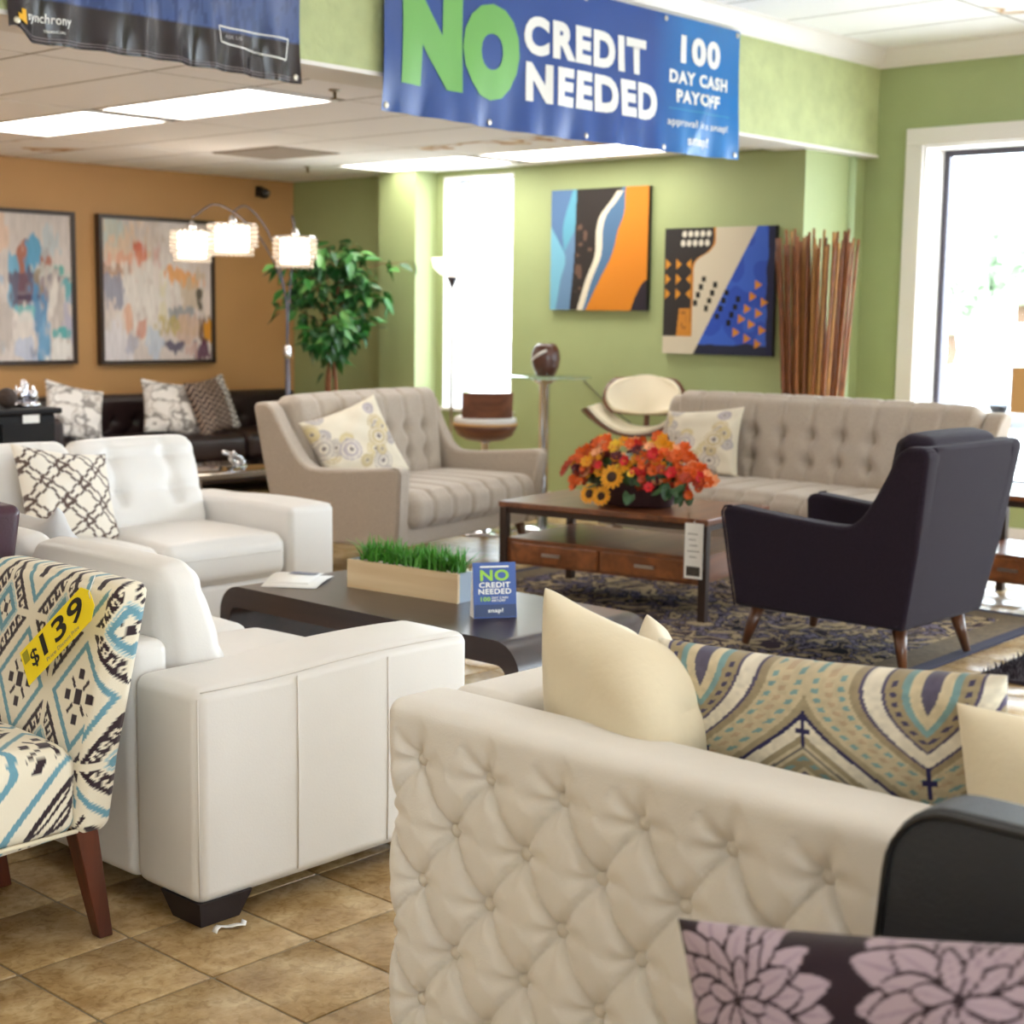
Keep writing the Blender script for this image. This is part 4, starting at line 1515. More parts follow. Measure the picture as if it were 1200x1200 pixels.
parsons('dining_chair', 'plum leather armless chair next to the patterned armless chair', (1.56, 3.70, 0), R(-90), 0.50, m_plum, 0.905, None, m_leg)

# yellow price tag hanging on the patterned chair
m_yellow = mat('yellow_card', '#ffe317', 0.5)
t = thing('price_tag', 'bright yellow price tag marked $139 on the patterned chair', 'price tag')
tagx = Vector((0.055, -0.765, 0.642)).normalized()
tagn = Vector((-0.985, 0.0, 0.16)).normalized()
tagy = tagn.cross(tagx).normalized()
tagx = tagy.cross(tagn).normalized()
t.matrix_world = Matrix(((tagx.x, tagy.x, tagn.x, 1.786), (tagx.y, tagy.y, tagn.y, 2.965), (tagx.z, tagy.z, tagn.z, 0.685), (0, 0, 0, 1)))
ol = [(-0.15, -0.042), (0.125, -0.042), (0.15, -0.020), (0.15, 0.018), (0.125, 0.042), (-0.15, 0.042)]
mk('card', *prism(ol, -0.0006, 0.0006, 2), m_yellow, t, smooth=False)
fz = lambda x, y: np.stack([x, y, np.full_like(x, 0.0014)], 1)
lettering('lettering', '$', (-0.115, -0.083, -0.022, 0.022), fz, m_black_ink, t, 0.012)
lettering('lettering', '139', (-0.065, 0.115, -0.018, 0.034), fz, m_black_ink, t, 0.02)
lettering('small_print', 'Price', (-0.06, -0.02, -0.034, -0.025), fz, m_ink, t, 0.005)
lettering('small_print', 'Discount Price', (-0.012, 0.08, -0.034, -0.025), fz, m_ink, t, 0.005)
mk('stamp', fz(np.array([-.142, -.118, -.118, -.142]), np.array([.006, .006, .034, .034])), [(0, 1, 2, 3)], mat('tag_stamp', '#a39a1c', 0.6), t, smooth=False)
mk('string', *tube([(0.145, 0, 0.001), (0.16, 0.005, 0.012), (0.19, 0.03, 0.006)], 0.001, 5), m_paper, t)

# charcoal chair facing the camera side
m_char = mat('charcoal_leatherette', '#2e3034', 0.5, spec=0.4, bump=(200, 0.15))
t = thing('charcoal_chair', 'charcoal upholstered chair with rounded back standing behind the cream sofa', 'chair', (1.28, 0.485, 0), R(-90))
Wc = 0.66
ol = [(-Wc / 2 - 0.02, 0.36)]
rr_ = 0.075
zt = 0.865
for a in np.linspace(180, 90, 8):
    ol.append((-Wc / 2 + rr_ + 0.0 + rr_ * math.cos(R(a)), zt - rr_ + rr_ * math.sin(R(a))))
ol = ol + [(-x, z) for x, z in ol[::-1]]
V, F = prism([(z, x) for x, z in ol], 0.0, 0.09, 1)
V[:, 1] += 0.215 + np.interp(V[:, 2], [0.36, zt], [0.0, 0.035])
bk = bevel(mk('backrest', V, F, m_char, t, auto=40), 0.012, 3, 50)
mk('piping', *tube([(x * 0.985, 0.213 + np.interp(z, [0.36, zt], [0.0, 0.035]), z - 0.006) for x, z in ol], 0.004, 6), m_dark, t)
mk('seat', *softbox(0.66, 0.56, 0.16, 0.05, (0, -0.06, 0.33), 3, (4, 4, 1), (0, 0, 0.015)), m_char, t)
for sx in (-1, 1):
    for sy in (-0.28, 0.16):
        mk('leg', *tube([(sx * 0.29, sy, 0), (sx * 0.28, sy, 0.26)], [0.015, 0.024], 10), m_espresso, t)

# ---- cushion prints (u,v in 0..1)
def floral(u, v):
    C = paint(len(u), '#2a1a24')
    x, y = u * 1.85, v
    flowers = [(0.24, 0.80, 0.30, 1), (0.92, 0.86, 0.36, 5), (0.58, 0.16, 0.32, 9), (1.5, 0.75, 0.34, 3), (1.25, 0.1, 0.33, 4)]
    for fx, fy, rad, sd in flowers:
        r_ = np.random.default_rng(sd)
        pets = []
        for ring, (r0, cnt) in enumerate(((rad, 17), (rad * 0.72, 13), (rad * 0.42, 8))):
            for k in range(cnt):
                pets.append((2 * PI * (k + 0.4 * ring) / cnt + r_.uniform(-.12, .12), r0 * r_.uniform(0.82, 1.05)))
        for a, L_ in pets:
            ca, sa = math.cos(a), math.sin(a)
            px_ = (x - fx) * ca + (y - fy) * sa
            py_ = -(x - fx) * sa + (y - fy) * ca + 0.12 * L_ * np.sin(px_ / L_ * 2.0) * (1 if L_ > 0.2 else 0) * 0.4
            f = px_ / L_
            wd = L_ * 0.17 * np.clip(np.sin(np.clip(f, 0.02, 1) ** 1.3 * PI), 0, 1) ** 0.7
            inside = (f > 0.12) & (f < 1.0) & (abs(py_) < wd)
            outl = (f > 0.1) & (f < 1.03) & (abs(py_) < wd + 0.010) & ~inside
            put(C, outl, '#2a1a24')
            put(C, inside, '#b3a0ae')
            put(C, inside & (abs(py_) < 0.10 * wd), '#9d8a9b')
    return C

def damask(u, v):
    C = paint(len(u), '#d3c6a8')
    uu = np.abs(((u - 0.5 + 0.33) % 0.66) - 0.33)
    g = 0.40 * (0.5 + 0.5 * np.cos(PI * np.clip((v - 0.40) / 0.57, 0, 1)))
    T = (uu - g) / 0.33
    def band(a, b, c, al=1.0):
        put(C, (T > a) & (T < b), c, al)
    dash = np.sin(v * 190 + u * 40) > 0
    band(-2, -0.80, '#8aa9aa')
    band(-0.80, -0.72, '#5f5a6e')
    band(-0.66, -0.50, '#a5987c')
    put(C, (T > -0.60) & (T < -0.54) & dash, '#7fa3a6')
    band(-0.46, -0.42, '#77726f')
    band(-0.38, -0.30, '#a5987c')
    band(-0.30, -0.15, '#ece4d2')
    band(-0.15, -0.10, '#2c2a5a')
    band(-0.10, -0.02, '#a5987c')
    band(-0.02, 0.36, '#cbbd9e')
    put(C, (T > 0.04) & (T < 0.10) & dash, '#7fa3a6')
    put(C, (T > 0.16) & (T < 0.22) & ~dash, '#bda68a')
    put(C, (T > 0.27) & (T < 0.32) & dash, '#7fa3a6')
    band(0.36, 0.44, '#a39478')
    band(0.44, 0.475, '#5a5470')
    band(0.475, 0.62, '#ece4d2')
    band(0.62, 0.65, '#5a5470')
    band(0.65, 0.78, '#a59678')
    put(C, (T > 0.69) & (T < 0.735) & dash, '#4b4766')
    band(0.78, 0.84, '#7fa3a6')
    band(0.84, 0.93, '#d8c9a8')
    band(0.93, 2, '#5f5a70')
    for cx, cy in ((0.17, 0.66), (0.5, 0.79), (0.83, 0.66)):
        put(C, (abs(u - cx) < 0.005) & (abs(v - cy) < 0.055), '#2c2a5a')
        put(C, (abs(v - cy) < 0.010) & (abs(u - cx) < 0.020), '#2c2a5a')
    C *= (0.80 + 0.22 * noise2(u + 2, v + 2, 70, 5))[:, None]
    return np.clip(C, 0, 1)

def lattice(u, v):
    C = paint(len(u), '#e9e0d2')
    a = (u + v) * 2.6
    b = (u - v) * 2.6
    fa = a - np.round(a)
    fb = b - np.round(b)
    wob = 0.03 * np.sign(np.sin(b * 2 * PI * 2)) 
    wob2 = 0.03 * np.sign(np.sin(a * 2 * PI * 2))
    for f, wb in ((fa, wob), (fb, wob2)):
        for c in (-0.14, 0.14):
            put(C, abs(f - c - wb * np.sign(c)) < 0.046, '#5d4b44')
    put(C, (abs(fa) < 0.17) & (abs(fb) < 0.17) & (np.maximum(abs(fa), abs(fb)) > 0.09), '#5d4b44')
    return C

def rings(u, v):
    C = paint(len(u), '#ddd3bf')
    r_ = np.random.default_rng(11)
    cols = ['#b7a16a', '#8d8690', '#a59a94', '#c4b071', '#9b8f9e']
    for k in range(26):
        cx, cy, rad = r_.uniform(0, 1), r_.uniform(0, 1), r_.uniform(0.07, 0.14)
        d = np.hypot(u - cx, v - cy)
        c = cols[k % 5]
        put(C, (d < rad), '#e7dece', 0.7)
        put(C, (abs(d - rad * 0.9) < 0.010), c, 0.7)
        put(C, (abs(d - rad * 0.55) < 0.022), c, 0.65)
        put(C, (d < rad * 0.22), '#5c4a52', 0.8)
    return C

def scroll(u, v):
    C = paint(len(u), '#e4e1df')
    n = noise2(u + 1, v + 1, 6, 21) + 0.4 * noise2(u + 1, v + 1, 13, 22)
    put(C, abs(n - 0.7) < 0.10, '#8f8a88')
    put(C, abs(n - 0.95) < 0.05, '#bdb7b2')
    return C

def chevron(u, v):
    C = paint(len(u), '#3f2d28')
    z = v * 10 + 2.0 * np.abs((u * 5) % 1 - 0.5)
    f = z % 1
    put(C, f < 0.25, '#b79f8c')
    put(C, (f < 0.42) & (u > 0.74), '#f2eee8')
    return C

# on the cream sofa (its seat top is at about 0.47)
def cush(name, label, w, h, t_, m, colf, loc, rz, lean=0, roll=0, n=44, seed=0, cat='pillow', group=None, pinch=0.07, wrinkle=0.006):
    o = pillow(name, w, h, t_, m, colf, n, pinch, seed, wrinkle)
    R1 = Matrix.Rotation(rz, 4, 'Z') @ Matrix.Rotation(lean, 4, 'X') @ Matrix.Rotation(roll, 4, 'Y')
    o.matrix_world = Matrix.Translation(loc) @ R1
    return tag(o, label, cat, group)
cush('throw_pillow', 'plain cream throw pillow tipped up in the corner of the tufted sofa', 0.40, 0.47, 0.19, m_creamp, None, (2.06, 1.565, 0.45), R(78), R(-14), R(-9), 50, 3, pinch=0.10, wrinkle=0.014)
_o = bpy.data.objects['throw_pillow']
_V = np.array([v.co[:] for v in _o.data.vertices])
_u, _v = np.clip(-_V[:, 0] / 0.20, 0, 1), np.clip((_V[:, 2] - 0.235) / 0.235, 0, 1)
_V[:, 2] -= 0.10 * _u ** 2 * _v ** 1.5
_V[:, 0] += 0.05 * _u ** 3 * _v ** 2
_V[:, 1] *= 1 + 0.9 * _u * _v
_o.data.vertices.foreach_set('co', _V.astype(np.float32).ravel())
_o.data.update()
cush('throw_pillow', 'plain cream throw pillow mostly hidden behind the tipped cream pillow', 0.36, 0.37, 0.12, m_creamp, None, (2.19, 1.56, 0.475), R(42), R(-10), R(0), 40, 5, pinch=0.04)
cush('throw_pillow', 'wide damask patterned pillow in tan and blue on the tufted sofa', 0.60, 0.445, 0.16, m_print, damask, (2.08, 1.15, 0.465), R(90), R(-13), R(4), 300, 8)
cush('throw_pillow', 'plain cream throw pillow beside the damask pillow on the tufted sofa', 0.46, 0.43, 0.16, m_creamp, None, (2.00, 0.685, 0.465), R(90), R(-10), R(2), 44, 9)
cush('lumbar_pillow', 'dark aubergine pillow printed with large mauve flowers on the charcoal chair', 0.72, 0.385, 0.15, m_print, floral, (1.34, 0.545, 0.43), R(-88), R(-9), R(-13), 260, 12)
cush('throw_pillow', 'white pillow with brown lattice print on the white leather loveseat', 0.46, 0.42, 0.14, m_print, lattice, (3.36, 5.42, 0.445), R(8), R(-26), R(10), 170, 14, pinch=0.12)
cush('throw_pillow', 'pale grey pillow with peaked corners peeking over the near loveseat back', 0.40, 0.40, 0.12, mat('pale_grey_cotton', '#c3c0bf', 0.8), None, (2.42, 3.84, 0.455), R(80), R(-20), R(8), 40, 15, pinch=0.2)
_q = R(11)
cush('throw_pillow', 'cream pillow with ring medallions on the oatmeal loveseat', 0.52, 0.46, 0.16, m_print, rings, (5.66, 6.17, 0.455), R(-12), R(-22), R(-17), 130, 16, pinch=0.10)
cush('throw_pillow', 'cream pillow with ring medallions on the long oatmeal sofa', 0.50, 0.42, 0.15, m_print, rings, (7.32, 5.20, 0.455), R(-84), R(-20), R(-6), 120, 17, pinch=0.10)
# ================================================================== back of the showroom
m_brownleather = mat('dark_brown_leather', '#2a1a1b', 0.38, spec=0.5, bump=(150, 0.15), var=(5, 0.2))
m_silver = mat('polished_silver', '#cfcfd6', 0.15, 1.0)
m_mirror = mat('mirror_glass', '#c9ced4', 0.05, 1.0)
m_glass_top = pane_mat('table_glass', (0.75, 0.85, 0.8), 0.12)

# ---- dark leather sofa along the orange wall
def dark_sofa():
    W, D = 2.75, 0.86
    t = thing('dark_leather_sofa', 'dark brown tufted leather sofa along the orange wall', 'sofa', (6.88, 9.70, 0), 0)
    th = 0.16
    for s in (-1, 1):
        mk('arm', *softbox(0.2, D - 0.03, 0.56, 0.06, (s * (W / 2 - 0.1), 0, 0.36), 3, (1, 1, 1)), m_brownleather, t)
    iw = W - 0.4
    def tuft(V):
        V = V.copy()
        f = V[:, 1] < 0
        V[f, 1] += diamond(V[f, 0], V[f, 2] + 0.5, 0.0, 0.62, 0.2, 0.11, 0.62)
        return V
    V, F = softbox(W - 0.02, 0.2, 0.62, 0.06, (0, D / 2 - 0.12, 0.43), 3, (150, 2, 40), (0, 0, 0), tuft)
    mk('backrest', V, F, m_brownleather, t)
    for q in range(3):
        mk('seat_cushion', *softbox(iw / 3 - 0.01, 0.60, 0.19, 0.05, (-iw / 2 + iw / 3 * (q + 0.5), -0.09, 0.355), 3, (5, 5, 1), (0, 0.01, 0.02)), m_brownleather, t)
    mk('base', *softbox(iw - 0.01, D - 0.14, 0.16, 0.02, (0, -0.05, 0.175), 2), m_brownleather, t)
    for sx in (-1, 1):
        for sy in (-1, 1):
            mk('foot', *lathe([(0.025, 0), (0.035, 0.1)], 12, (sx * (W / 2 - 0.12), sy * (D / 2 - 0.12), 0)), m_espresso, t)
    return t
dark_sofa()
cush('throw_pillow', 'silver scroll print pillow leaning by the black chest on the dark sofa', 0.46, 0.42, 0.13, m_printg, scroll, (5.90, 9.52, 0.455), R(0), R(-20), R(14), 80, 31, pinch=0.10)
cush('throw_pillow', 'silver scroll print pillow next to the chevron pillow on the dark sofa', 0.48, 0.42, 0.13, m_printg, scroll, (6.72, 9.50, 0.455), R(-6), R(-20), R(8), 80, 32, pinch=0.10)
cush('throw_pillow', 'brown chevron pillow with metallic zigzags on the dark sofa', 0.46, 0.44, 0.13, m_printg, chevron, (7.12, 9.44, 0.455), R(12), R(-18), R(-8), 200, 33, pinch=0.10)

# ---- black chest with an ornament and a tag
m_chest = mat('black_lacquer', '#100d0e', 0.65, spec=0.3)
t = thing('black_chest', 'black accent chest with a white hang tag behind the white loveseat', 'chest', (3.86, 7.1, 0), 0)
mk('body', *softbox(0.62, 0.42, 0.80, 0.01, (0, 0, 0.46), 2), m_chest, t)
mk('top', *softbox(0.68, 0.46, 0.03, 0.01, (0, 0, 0.876), 2), m_chest, t)
for s in (-1, 1):
    d = mk('door', *boxg(s * 0.15 - 0.14, s * 0.15 + 0.14, -0.222, -0.211, 0.12, 0.82), m_chest, t, smooth=False)
    mk('knob', *lathe([(0.012, -0.01), (0.014, 0.0), (0.01, 0.012)], 10, (s * 0.035, -0.232, 0.5)), m_silver, d)
for sx in (-1, 1):
    for sy in (-1, 1):
        mk('foot', *boxg(sx * 0.27 - 0.025, sx * 0.27 + 0.025, sy * 0.17 - 0.025, sy * 0.17 + 0.025, 0, 0.061), m_chest, t, smooth=False)
t = thing('hang_tag', 'white paper tag taped to the front of the black chest', 'price tag', (4.03, 6.885, 0.86), 0)
mk('card', *boxg(-0.045, 0.045, -0.002, 0.0, -0.26, 0), m_paper, t, smooth=False)
for k in range(5):
    mk('print_line', *boxg(-0.025, 0.02 - 0.004 * k, -0.0027, -0.0021, -0.05 - k * 0.03, -0.046 - k * 0.03), m_ink, t, smooth=False)
t = thing('silver_ornament', 'small silver crown-shaped ornament on top of the black chest', 'ornament', (4.10, 7.05, 0.8915), 0)
mk('base', *lathe([(0.07, 0), (0.075, 0.01), (0.06, 0.025), (0.02, 0.03)], 20), m_silver, t)
for k in range(5):
    a = k / 5 * 2 * PI
    mk('leaf', *lathe([(0.004, 0.0), (0.022, 0.02), (0.018, 0.05), (0.002, 0.085 + 0.03 * (k % 2))], 8, (0.045 * math.cos(a), 0.045 * math.sin(a), 0.02)), m_silver, t)
mk('finial', *lathe([(0.012, 0.03), (0.03, 0.06), (0.012, 0.09), (0.018, 0.11), (0.003, 0.13)], 14), m_silver, t)
t = thing('woven_sphere', 'dark woven decorative ball on the black chest beside the silver ornament', 'ornament', (3.97, 7.0, 0.8915), 0)
ps = [(0.002, 0.0)] + [(0.05 * math.sin(a), 0.05 - 0.05 * math.cos(a)) for a in np.linspace(0.2, PI - 0.2, 9)] + [(0.002, 0.1)]
mk('ball', *lathe(ps, 16), mat('dark_rattan', '#3a2a22', 0.7, bump=(60, 1.0)), t)

# ---- mirrored table with chrome legs
t = thing('mirrored_table', 'low mirrored table with a chrome frame in front of the dark sofa', 'table', (5.62, 7.25, 0), 0)
mk('tabletop', *softbox(1.1, 0.6, 0.03, 0.004, (0, 0, 0.465), 1), m_mirror, t)
fr = MB()
for sx in (-1, 1):
    for sy in (-1, 1):
        mk('leg', *boxg(sx * 0.53 - 0.014, sx * 0.53 + 0.014, sy * 0.28 - 0.014, sy * 0.28 + 0.014, 0, 0.449), m_chrome, t, smooth=False)
for sy in (-1, 1):
    mk('rail', *boxg(-0.515, 0.515, sy * 0.28 - 0.01, sy * 0.28 + 0.01, 0.15, 0.17), m_chrome, t, smooth=False)
mk('shelf', *boxg(-0.515, 0.515, -0.27, 0.27, 0.171, 0.18), m_mirror, t, smooth=False)
t = thing('chrome_ribbon', 'twisted chrome ribbon sculpture on the mirrored table', 'ornament', (5.5, 7.18, 0.481), R(30))
hx = [(0.11 * math.cos(a * 1.6) * (1 - 0.2 * a / 6), 0.04 * math.sin(a * 2.3), 0.012 + 0.06 * (1 - math.cos(a * 1.6 + 0.0)) * 0.7) for a in np.linspace(0, 6, 40)]
mk('ribbon', *tube(hx, 0.011, 8), m_chrome, t)
mk('foot', *boxg(-0.05, 0.13, -0.03, 0.03, 0, 0.006), m_chrome, t, smooth=False)

# ---- arc lamp with three crystal shades
m_crystal = mat('crystal_bead', '#fdf6ee', 0.08, spec=0.8, trans=0.35)
m_bulb = emission('lamp_bulb', '#ffdcae', 60)
m_glow = emission('lamp_inner_drum', '#ffe8cc', 6.0)
t = thing('arc_floor_lamp', 'chrome arc floor lamp with three lit crystal bead shades', 'floor lamp', (7.02, 8.55, 0), 0)
mk('base', *lathe([(0.17, 0), (0.17, 0.03), (0.15, 0.04), (0.03, 0.045)], 32), m_chrome, t)
mk('pole', *tube([(0, 0, 0.04), (0, 0, 0.6), (0, 0, 1.05)], 0.018, 12), m_alu, t)
mk('sleeve', *lathe([(0.024, 1.05), (0.026, 1.07), (0.026, 1.12), (0.02, 1.14)], 14), m_chrome, t)
tips = [(-0.80, 0.0, 1.965, 0.14), (-0.47, 0.0, 2.02, 0.165), (-0.06, -0.16, 1.95, 0.145)]
for tx, ty, tz, rs in tips:
    pth = smoothpts([(0, 0, 1.1), (-0.01 if tx < -.1 else 0.03, 0.01, 1.5), (tx * 0.30 + (0.06 if tx > -.1 else 0), ty * 0.2, 1.88), (tx * 0.72, ty * 0.7, 2.08 if tx < -.1 else 2.03), (tx, ty, tz + 0.02)], 30)
    mk('arm', *tube(pth, 0.006, 8), m_alu, t)
    sh = mk('shade', *lathe([(0.008, 0.06), (0.02, 0.045), (0.03, 0.02), (0.03, 0.005)], 16, (tx, ty, tz - 0.06)), m_chrome, t)
    # rings carrying beads
    bd = MB()
    oc = np.array([(1, 0, 0), (-1, 0, 0), (0, 1, 0), (0, -1, 0), (0, 0, 1), (0, 0, -1)], float)
    of = [(0, 2, 4), (2, 1, 4), (1, 3, 4), (3, 0, 4), (2, 0, 5), (1, 2, 5), (3, 1, 5), (0, 3, 5)]
    nb = 26
    for row in range(7):
        rr = rs if row < 5 else rs * 0.84
        z = tz - 0.078 - row * 0.031
        for k in range(nb):
            a = 2 * PI * (k + 0.5 * (row % 2)) / nb
            bd.add((oc * np.array([0.0165, 0.0165, 0.0145]) + np.array([tx + rr * math.cos(a), ty + rr * math.sin(a), z]), of))
    o = bd.build('crystal_beads', m_crystal, sh)
    o['kind'] = 'stuff'
    mk('drum', *lathe([(rs * 0.66, tz - 0.245), (rs * 0.68, tz - 0.24), (rs * 0.68, tz - 0.075), (rs * 0.66, tz - 0.07)], 28, (tx, ty, 0)), m_glow, sh)
    ring = MB()
    for z in (tz - 0.062, tz - 0.2):
        aa = np.linspace(0, 2 * PI, 30)
        ring.add(tube([(tx + rs * math.cos(a), ty + rs * math.sin(a), z) for a in aa], 0.004, 6))
    for a in (0, PI / 2, PI, 1.5 * PI):
        ring.add(tube([(tx, ty, tz - 0.05), (tx + rs * math.cos(a), ty + rs * math.sin(a), tz - 0.062)], 0.003, 5))
    ring.build('ring', m_chrome, sh)
    mk('bulb', *lathe([(0.01, 0.0), (0.03, 0.03), (0.03, 0.06), (0.012, 0.1)], 14, (tx, ty, tz - 0.22)), m_bulb, sh)

# ---- ficus tree
m_bark = mat('ficus_bark', '#8a5a3c', 0.8, bump=(60, 0.5), var=(20, 0.3))
m_fl = [mat('ficus_leaf', '#3f8a3a', 0.4, var=(8, 0.3)), mat('ficus_leaf_pale', '#6fae5c', 0.4, var=(8, 0.25)), mat('ficus_leaf_deep', '#28602c', 0.4, var=(8, 0.3))]
m_pot = mat('woven_pot', '#6b4a30', 0.8, bump=(50, 1.0))
t = thing('ficus_tree', 'artificial ficus tree in a pot in the green corner', 'potted tree', (7.64, 8.80, 0), 0)
mk('pot', *lathe([(0.13, 0), (0.17, 0.15), (0.18, 0.3), (0.165, 0.3), (0.16, 0.26), (0.02, 0.26)], 28), m_pot, t)
leafV = np.array([(0, 0, 0), (0.020, 0.03, 0.004), (0.022, 0.055, 0.002), (0, 0.105, -0.014), (-0.022, 0.055, 0.002), (-0.020, 0.03, 0.004), (0, 0.045, -0.006)])
leafF = [(0, 1, 6), (1, 2, 6), (2, 3, 6), (3, 4, 6), (4, 5, 6), (5, 0, 6)]
lme = {}
br = MB()
trunks = []
for k in range(3):
    a = k * 2.1
    pth = smoothpts([(0.03 * math.cos(a), 0.03 * math.sin(a), 0.25), (-0.03 * math.cos(a + 1), 0.03 * math.sin(a + 2), 0.8), (0.03 * math.cos(a), 0.02 * math.sin(a), 1.2), (0.10 * math.cos(a + .5), 0.10 * math.sin(a + .5), 1.6)], 16)
    mk('trunk', *tube(pth, np.linspace(0.016, 0.009, 16), 8), m_bark, t)
    trunks.append(pth)
nl = 0
specs = []
for b in range(34):
    a = rng.uniform(0, 2 * PI)
    z = 1.05 + 0.85 * rng.random() ** 0.8
    rad = 0.44 * math.sqrt(max(0.08, 1 - ((z - 1.56) / 0.47) ** 2)) * rng.uniform(0.6, 1.05)
    p0 = np.array([0.03 * math.cos(a), 0.03 * math.sin(a), z - 0.18])
    p1 = np.array([rad * math.cos(a), rad * math.sin(a), z])
    specs.append((p0, p1))
specs.append((np.array([-0.1, 0, 1.55]), np.array([-0.62, -0.1, 1.68])))
specs.append((np.array([0.1, 0, 1.6]), np.array([0.42, -0.4, 1.75])))
for p0, p1 in specs:
    mid = (p0 + p1) / 2 + np.array([0, 0, 0.05])
    pth = smoothpts([p0, mid, p1], 6)
    br.add(tube(pth, np.linspace(0.005, 0.002, 6), 5))
    for q in range(8):
        f = rng.uniform(0.3, 1.0)
        i = min(4, int(f * 5))
        c = pth[i] + (pth[i + 1] - pth[i]) * (f * 5 - i)
        if c[0] > 0.62:
            continue
        kind = int(rng.choice([0, 0, 1, 2]))
        if kind not in lme:
            o = mk('leaf', leafV, leafF, m_fl[kind], t)
            lme[kind] = o.data
        else:
            o = bpy.data.objects.new('leaf', lme[kind])
            COL.objects.link(o)
            o.parent = t
        o.location = c + rng.normal(0, 0.02, 3)
        o.scale = (rng.uniform(1.15, 1.65),) * 3
        dirv = Vector((p1 - p0)) + Vector(rng.normal(0, 0.25, 3))
        o.rotation_euler = (R(rng.uniform(-75, 10)), R(rng.uniform(-40, 40)), math.atan2(dirv.y, dirv.x) - PI / 2 + rng.uniform(-1, 1))
        nl += 1
br.build('branches', m_bark, t, True)
LV, LF, n0 = [], [], 0
for q in range(420):
    p0, p1 = specs[int(rng.integers(0, len(specs) - 2))]
    f = rng.uniform(0.15, 1.0)
    c = p0 + (p1 - p0) * f + rng.normal(0, 0.04, 3)
    if c[0] > 0.6:
        continue
    Mx = np.array(Matrix.Rotation(rng.uniform(0, 6.28), 3, 'Z') @ Matrix.Rotation(R(rng.uniform(-80, 10)), 3, 'X') @ Matrix.Rotation(R(rng.uniform(-40, 40)), 3, 'Y'))
    LV.append((leafV * rng.uniform(0.9, 1.4)) @ Mx.T + c)
    LF += [tuple(i + n0 for i in f_) for f_ in leafF]
    n0 += len(leafV)
o = mk('small_leaves', np.concatenate(LV), LF, m_fl[2], t)
o['kind'] = 'stuff'

# ---- torchiere by the narrow window
t = thing('torchiere_lamp', 'slim white torchiere floor lamp standing at the narrow window', 'floor lamp', (7.93, 7.82, 0), 0)
mk('base', *lathe([(0.13, 0), (0.13, 0.02), (0.11, 0.03), (0.015, 0.04)], 28), m_steel, t)
mk('pole', *tube([(0, 0, 0.035), (0, 0, 0.9), (0, 0, 1.60)], 0.011, 10), m_steel, t)
mk('cup', *lathe([(0.012, 1.57), (0.03, 1.61), (0.04, 1.64)], 16), m_alu, t)
mk('bowl_shade', *lathe([(0.03, 1.635), (0.09, 1.655), (0.135, 1.70), (0.15, 1.77), (0.145, 1.77), (0.13, 1.705), (0.085, 1.665), (0.02, 1.645)], 28), emission('torchiere_glass', '#fff6ea', 1.6), t)

# ---- glass pub table with an egg vase and two shell stools
t = thing('pub_table', 'round glass pub table on a chrome pedestal beside the oatmeal loveseat', 'table', (7.46, 6.52, 0), 0)
mk('glass_top', *lathe([(0.295, 0.978), (0.30, 0.982), (0.30, 0.989), (0.295, 0.993)], 48), m_glass_top, t)
mk('pedestal', *lathe([(0.034, 0.02), (0.034, 0.94), (0.08, 0.965), (0.08, 0.977)], 24), m_chrome, t)
mk('base', *lathe([(0.22, 0), (0.22, 0.015), (0.05, 0.03)], 40), m_chrome, t)
m_vase = mat('brown_ceramic', '#5a3226', 0.3, coat=0.3, var=(12, 0.4))
t = thing('egg_vase', 'brown egg-shaped ceramic vase on the glass pub table', 'vase', (7.47, 6.52, 0.9935), 0)
mk('body', *lathe([(0.055, 0.0), (0.062, 0.006), (0.085, 0.06), (0.094, 0.11), (0.088, 0.155), (0.07, 0.19), (0.052, 0.205), (0.045, 0.2), (0.06, 0.16), (0.02, 0.05)], 32), m_vase, t)
m_white_band = mat('white_glaze', '#f0ece6', 0.3)
mk('glaze_band', *tube([(0.092 * math.cos(a) * (1 - 0.12 * abs(a - 3.2)), 0.092 * math.sin(a) * (1 - 0.12 * abs(a - 3.2)), 0.10 + 0.05 * (a - 2.6)) for a in np.linspace(1.9, 3.9, 14)], 0.009, 8), m_white_band, t)

